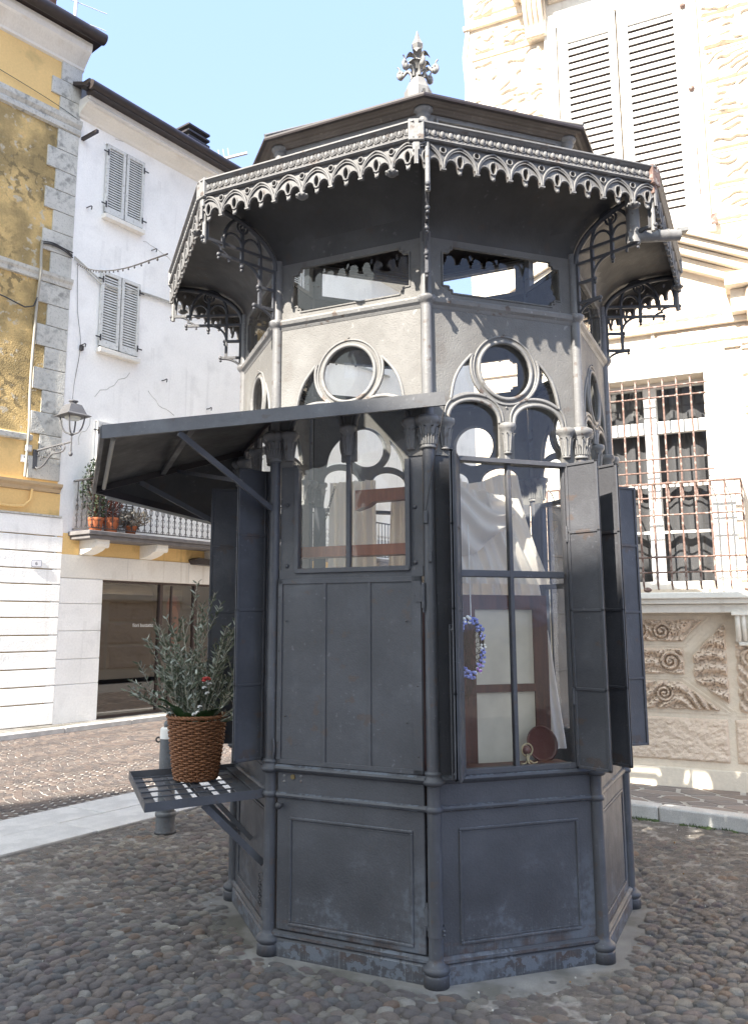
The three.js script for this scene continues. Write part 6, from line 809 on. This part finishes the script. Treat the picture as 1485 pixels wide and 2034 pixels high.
// tulle
function cloth(name, label, j, f, nu, nv) { return tag(mesh(name, sheet(nu, nv, (u, v) => inFace(j, ...f(u, v)).toArray()), M.tulle), label, 'curtain', 'tulle hung inside the kiosk windows'); }
const fold = (u, v, k, s) => 0.018 * Math.sin(u * k + s + 1.5 * fbm(v * 2, u * 2, 2, 3)) + 0.012 * Math.sin(u * k * 2.3 + v * 2 + s);
cloth('tulle_curtain', 'white tulle curtain hanging in folds behind the tall right window', -1, (u, v) => [X(lerp(0.12, lerp(0.98, 0.74, Math.pow(v, 1.2)), u)), lerp(0.92, 2.38, v) + 0.03 * Math.sin(u * 9) * v, -0.42 + fold(u, v, 34, 0)], 120, 30);
cloth('tulle_swag', 'bunched white tulle swag tied at the top of the tall window', -1, (u, v) => { const x = lerp(0.12, 0.52, u), top = 2.3 - 0.06 * u + 0.03 * Math.sin(u * 7), bot = 2.02 - 0.25 * Math.sin(u * 2.2) * (1 - u) + 0.06 * u; return [X(x + 0.03 * Math.sin(v * 3)), lerp(bot, top, v), -0.2 + 0.05 * Math.sin(v * PI) + 0.02 * Math.sin(v * 16 + u * 14)]; }, 40, 40);
cloth('tulle_veil', 'gauzy veil of white tulle falling across the upper panes of the tall window', -1, (u, v) => [X(lerp(0.12 + 0.1 * (1 - v), lerp(0.78, 0.6, v), u)), lerp(1.79, 2.32, v) - 0.08 * u * v, -0.22 + fold(u, v, 15, 4) + 0.01 * Math.sin(u * 60 + v * 4)], 110, 30);
cloth('tulle_curtain', 'pinkish tulle drape on the left behind the shelf of the door face', 0, (u, v) => [X(lerp(0.16, 0.42, u) + 0.04 * (1 - v) * (u - 0.5)), lerp(1.2, 2.36, v), -0.34 + fold(u, v, 22, 1)], 60, 24);
cloth('tulle_curtain', 'gathered tulle drape on the right behind the shelf of the door face', 0, (u, v) => [X(lerp(0.46, 0.86, u) - 0.1 * v * (u - 0.5)), lerp(1.2, 2.24, v), -0.36 + fold(u, v, 36, 2)], 80, 24);
// chain hanging at the door face
{ const a = inFace(0, X(0.27), 2.3, -0.16), b = inFace(0, X(0.17), 1.98, -0.15), links = []; for (let i = 0; i < 26; i++) { const p = a.clone().lerp(b, i / 25); links.push(new THREE.TorusGeometry(0.0085, 0.0022, 5, 9).scale(0.7, 1, 1).rotateY(i % 2 ? PI / 2 : 0).rotateZ(-0.25).rotateY(faceTurn(0)).translate(p.x, p.y, p.z)); } tag(mesh('hanging_chain', links, M.blackIron), 'thin dark chain hanging inside the glass above the hatch', 'chain'); }
// the little ornament on the window ledge and the red dish behind it
{ const c = inFace(-1, X(0.545), 0.907, -0.1), t = thing('straw_ornament', 'small twine ornament with a brown ball on the window ledge', 'ornament', c.toArray(), faceTurn(-1)), tm = mat({ rgb: [0.45, 0.36, 0.22], roughness: 0.9 });
  mesh('ball', ball(0.022, 0, 0.066, 0, 1, 1, 1, 14, 10), mat({ rgb: [0.14, 0.06, 0.05], roughness: 0.4 }), t); mesh('twine', [new THREE.TorusGeometry(0.03, 0.004, 6, 16).translate(0.006, 0.066, 0), tube([[0.02, 0.045, 0], [0, 0.02, 0.01], [-0.02, 0.005, 0.02], [-0.04, 0.006, 0.02]], 0.004, 10, 5), tube([[-0.01, 0.045, 0], [0.01, 0.02, 0.01], [0.03, 0.005, 0.015], [0.06, 0.005, 0.0]], 0.004, 10, 5), tube([[0, 0.05, 0.01], [-0.004, 0.02, 0.02], [0, 0.004, 0.03]], 0.005, 8, 5)], tm, t);
  const d = inFace(-1, X(0.7), 0.89, -0.22), s = thing('red_dish', 'round red wooden dish leaning on the ledge inside the window', 'dish', d.toArray(), faceTurn(-1)); mesh('dish', lathe([[0, 0], [0.07, 0.0], [0.085, 0.012], [0.09, 0.02], [0.082, 0.02], [0.07, 0.008], [0, 0.008]], 28).rotateX(PI / 2 - 0.25).translate(0, 0.088, 0), mat({ rgb: [0.08, 0.018, 0.012], roughness: 0.4 }), s); }
// ================= the town behind the camera, which shades the square =================
{
  const H = 16, push = H / 0.805, at = (a, b) => [-0.602 * (a + push) + 0.799 * b, 0.799 * (a + push) + 0.602 * b];   // a: towards the sun, b: to its right
  const P = [at(-6.5, 9), at(-6.5, -6.55), at(1, -8.85), at(6, -8.85), at(6, 9)], d1 = [0.799, 0.602], c = at(-6.5, -6.55), far = (d, s) => [c[0] + d[0] * s, c[1] + d[1] * s];
  const T = thing('town_house', 'tall pale house of four storeys across the square, left of the viewer', 'house');
  mesh('wall', new THREE.ExtrudeGeometry(new THREE.Shape(P.map(([x, z]) => V2(x, -z))), { depth: H - 0.3, bevelEnabled: false }).rotateX(-PI / 2), M.whiteTrim, T);
  mesh('roof', new THREE.ExtrudeGeometry(new THREE.Shape(P.map(([x, z]) => V2(x, -z))), { depth: 0.3, bevelEnabled: false }).rotateX(-PI / 2).translate(0, H - 0.3, 0), M.roofTile, T);
  let w0; for (let i = 0; i < 5; i++) for (let f = 0; f < 4; f++) { const q = far(d1, 1.6 + i * 3), o = w0 ? again(w0, 'window', T) : (w0 = mesh('window', [span(-0.55, 0.55, 0, 1.9, -0.02, 0.05), span(-0.7, 0.7, -0.12, 0, 0, 0.14)], M.shutterWhite, T)); o.position.set(q[0], 1.3 + f * 4, q[1]); o.rotation.y = Math.atan2(0.602, -0.799); }
}
renderer.render(scene, camera);
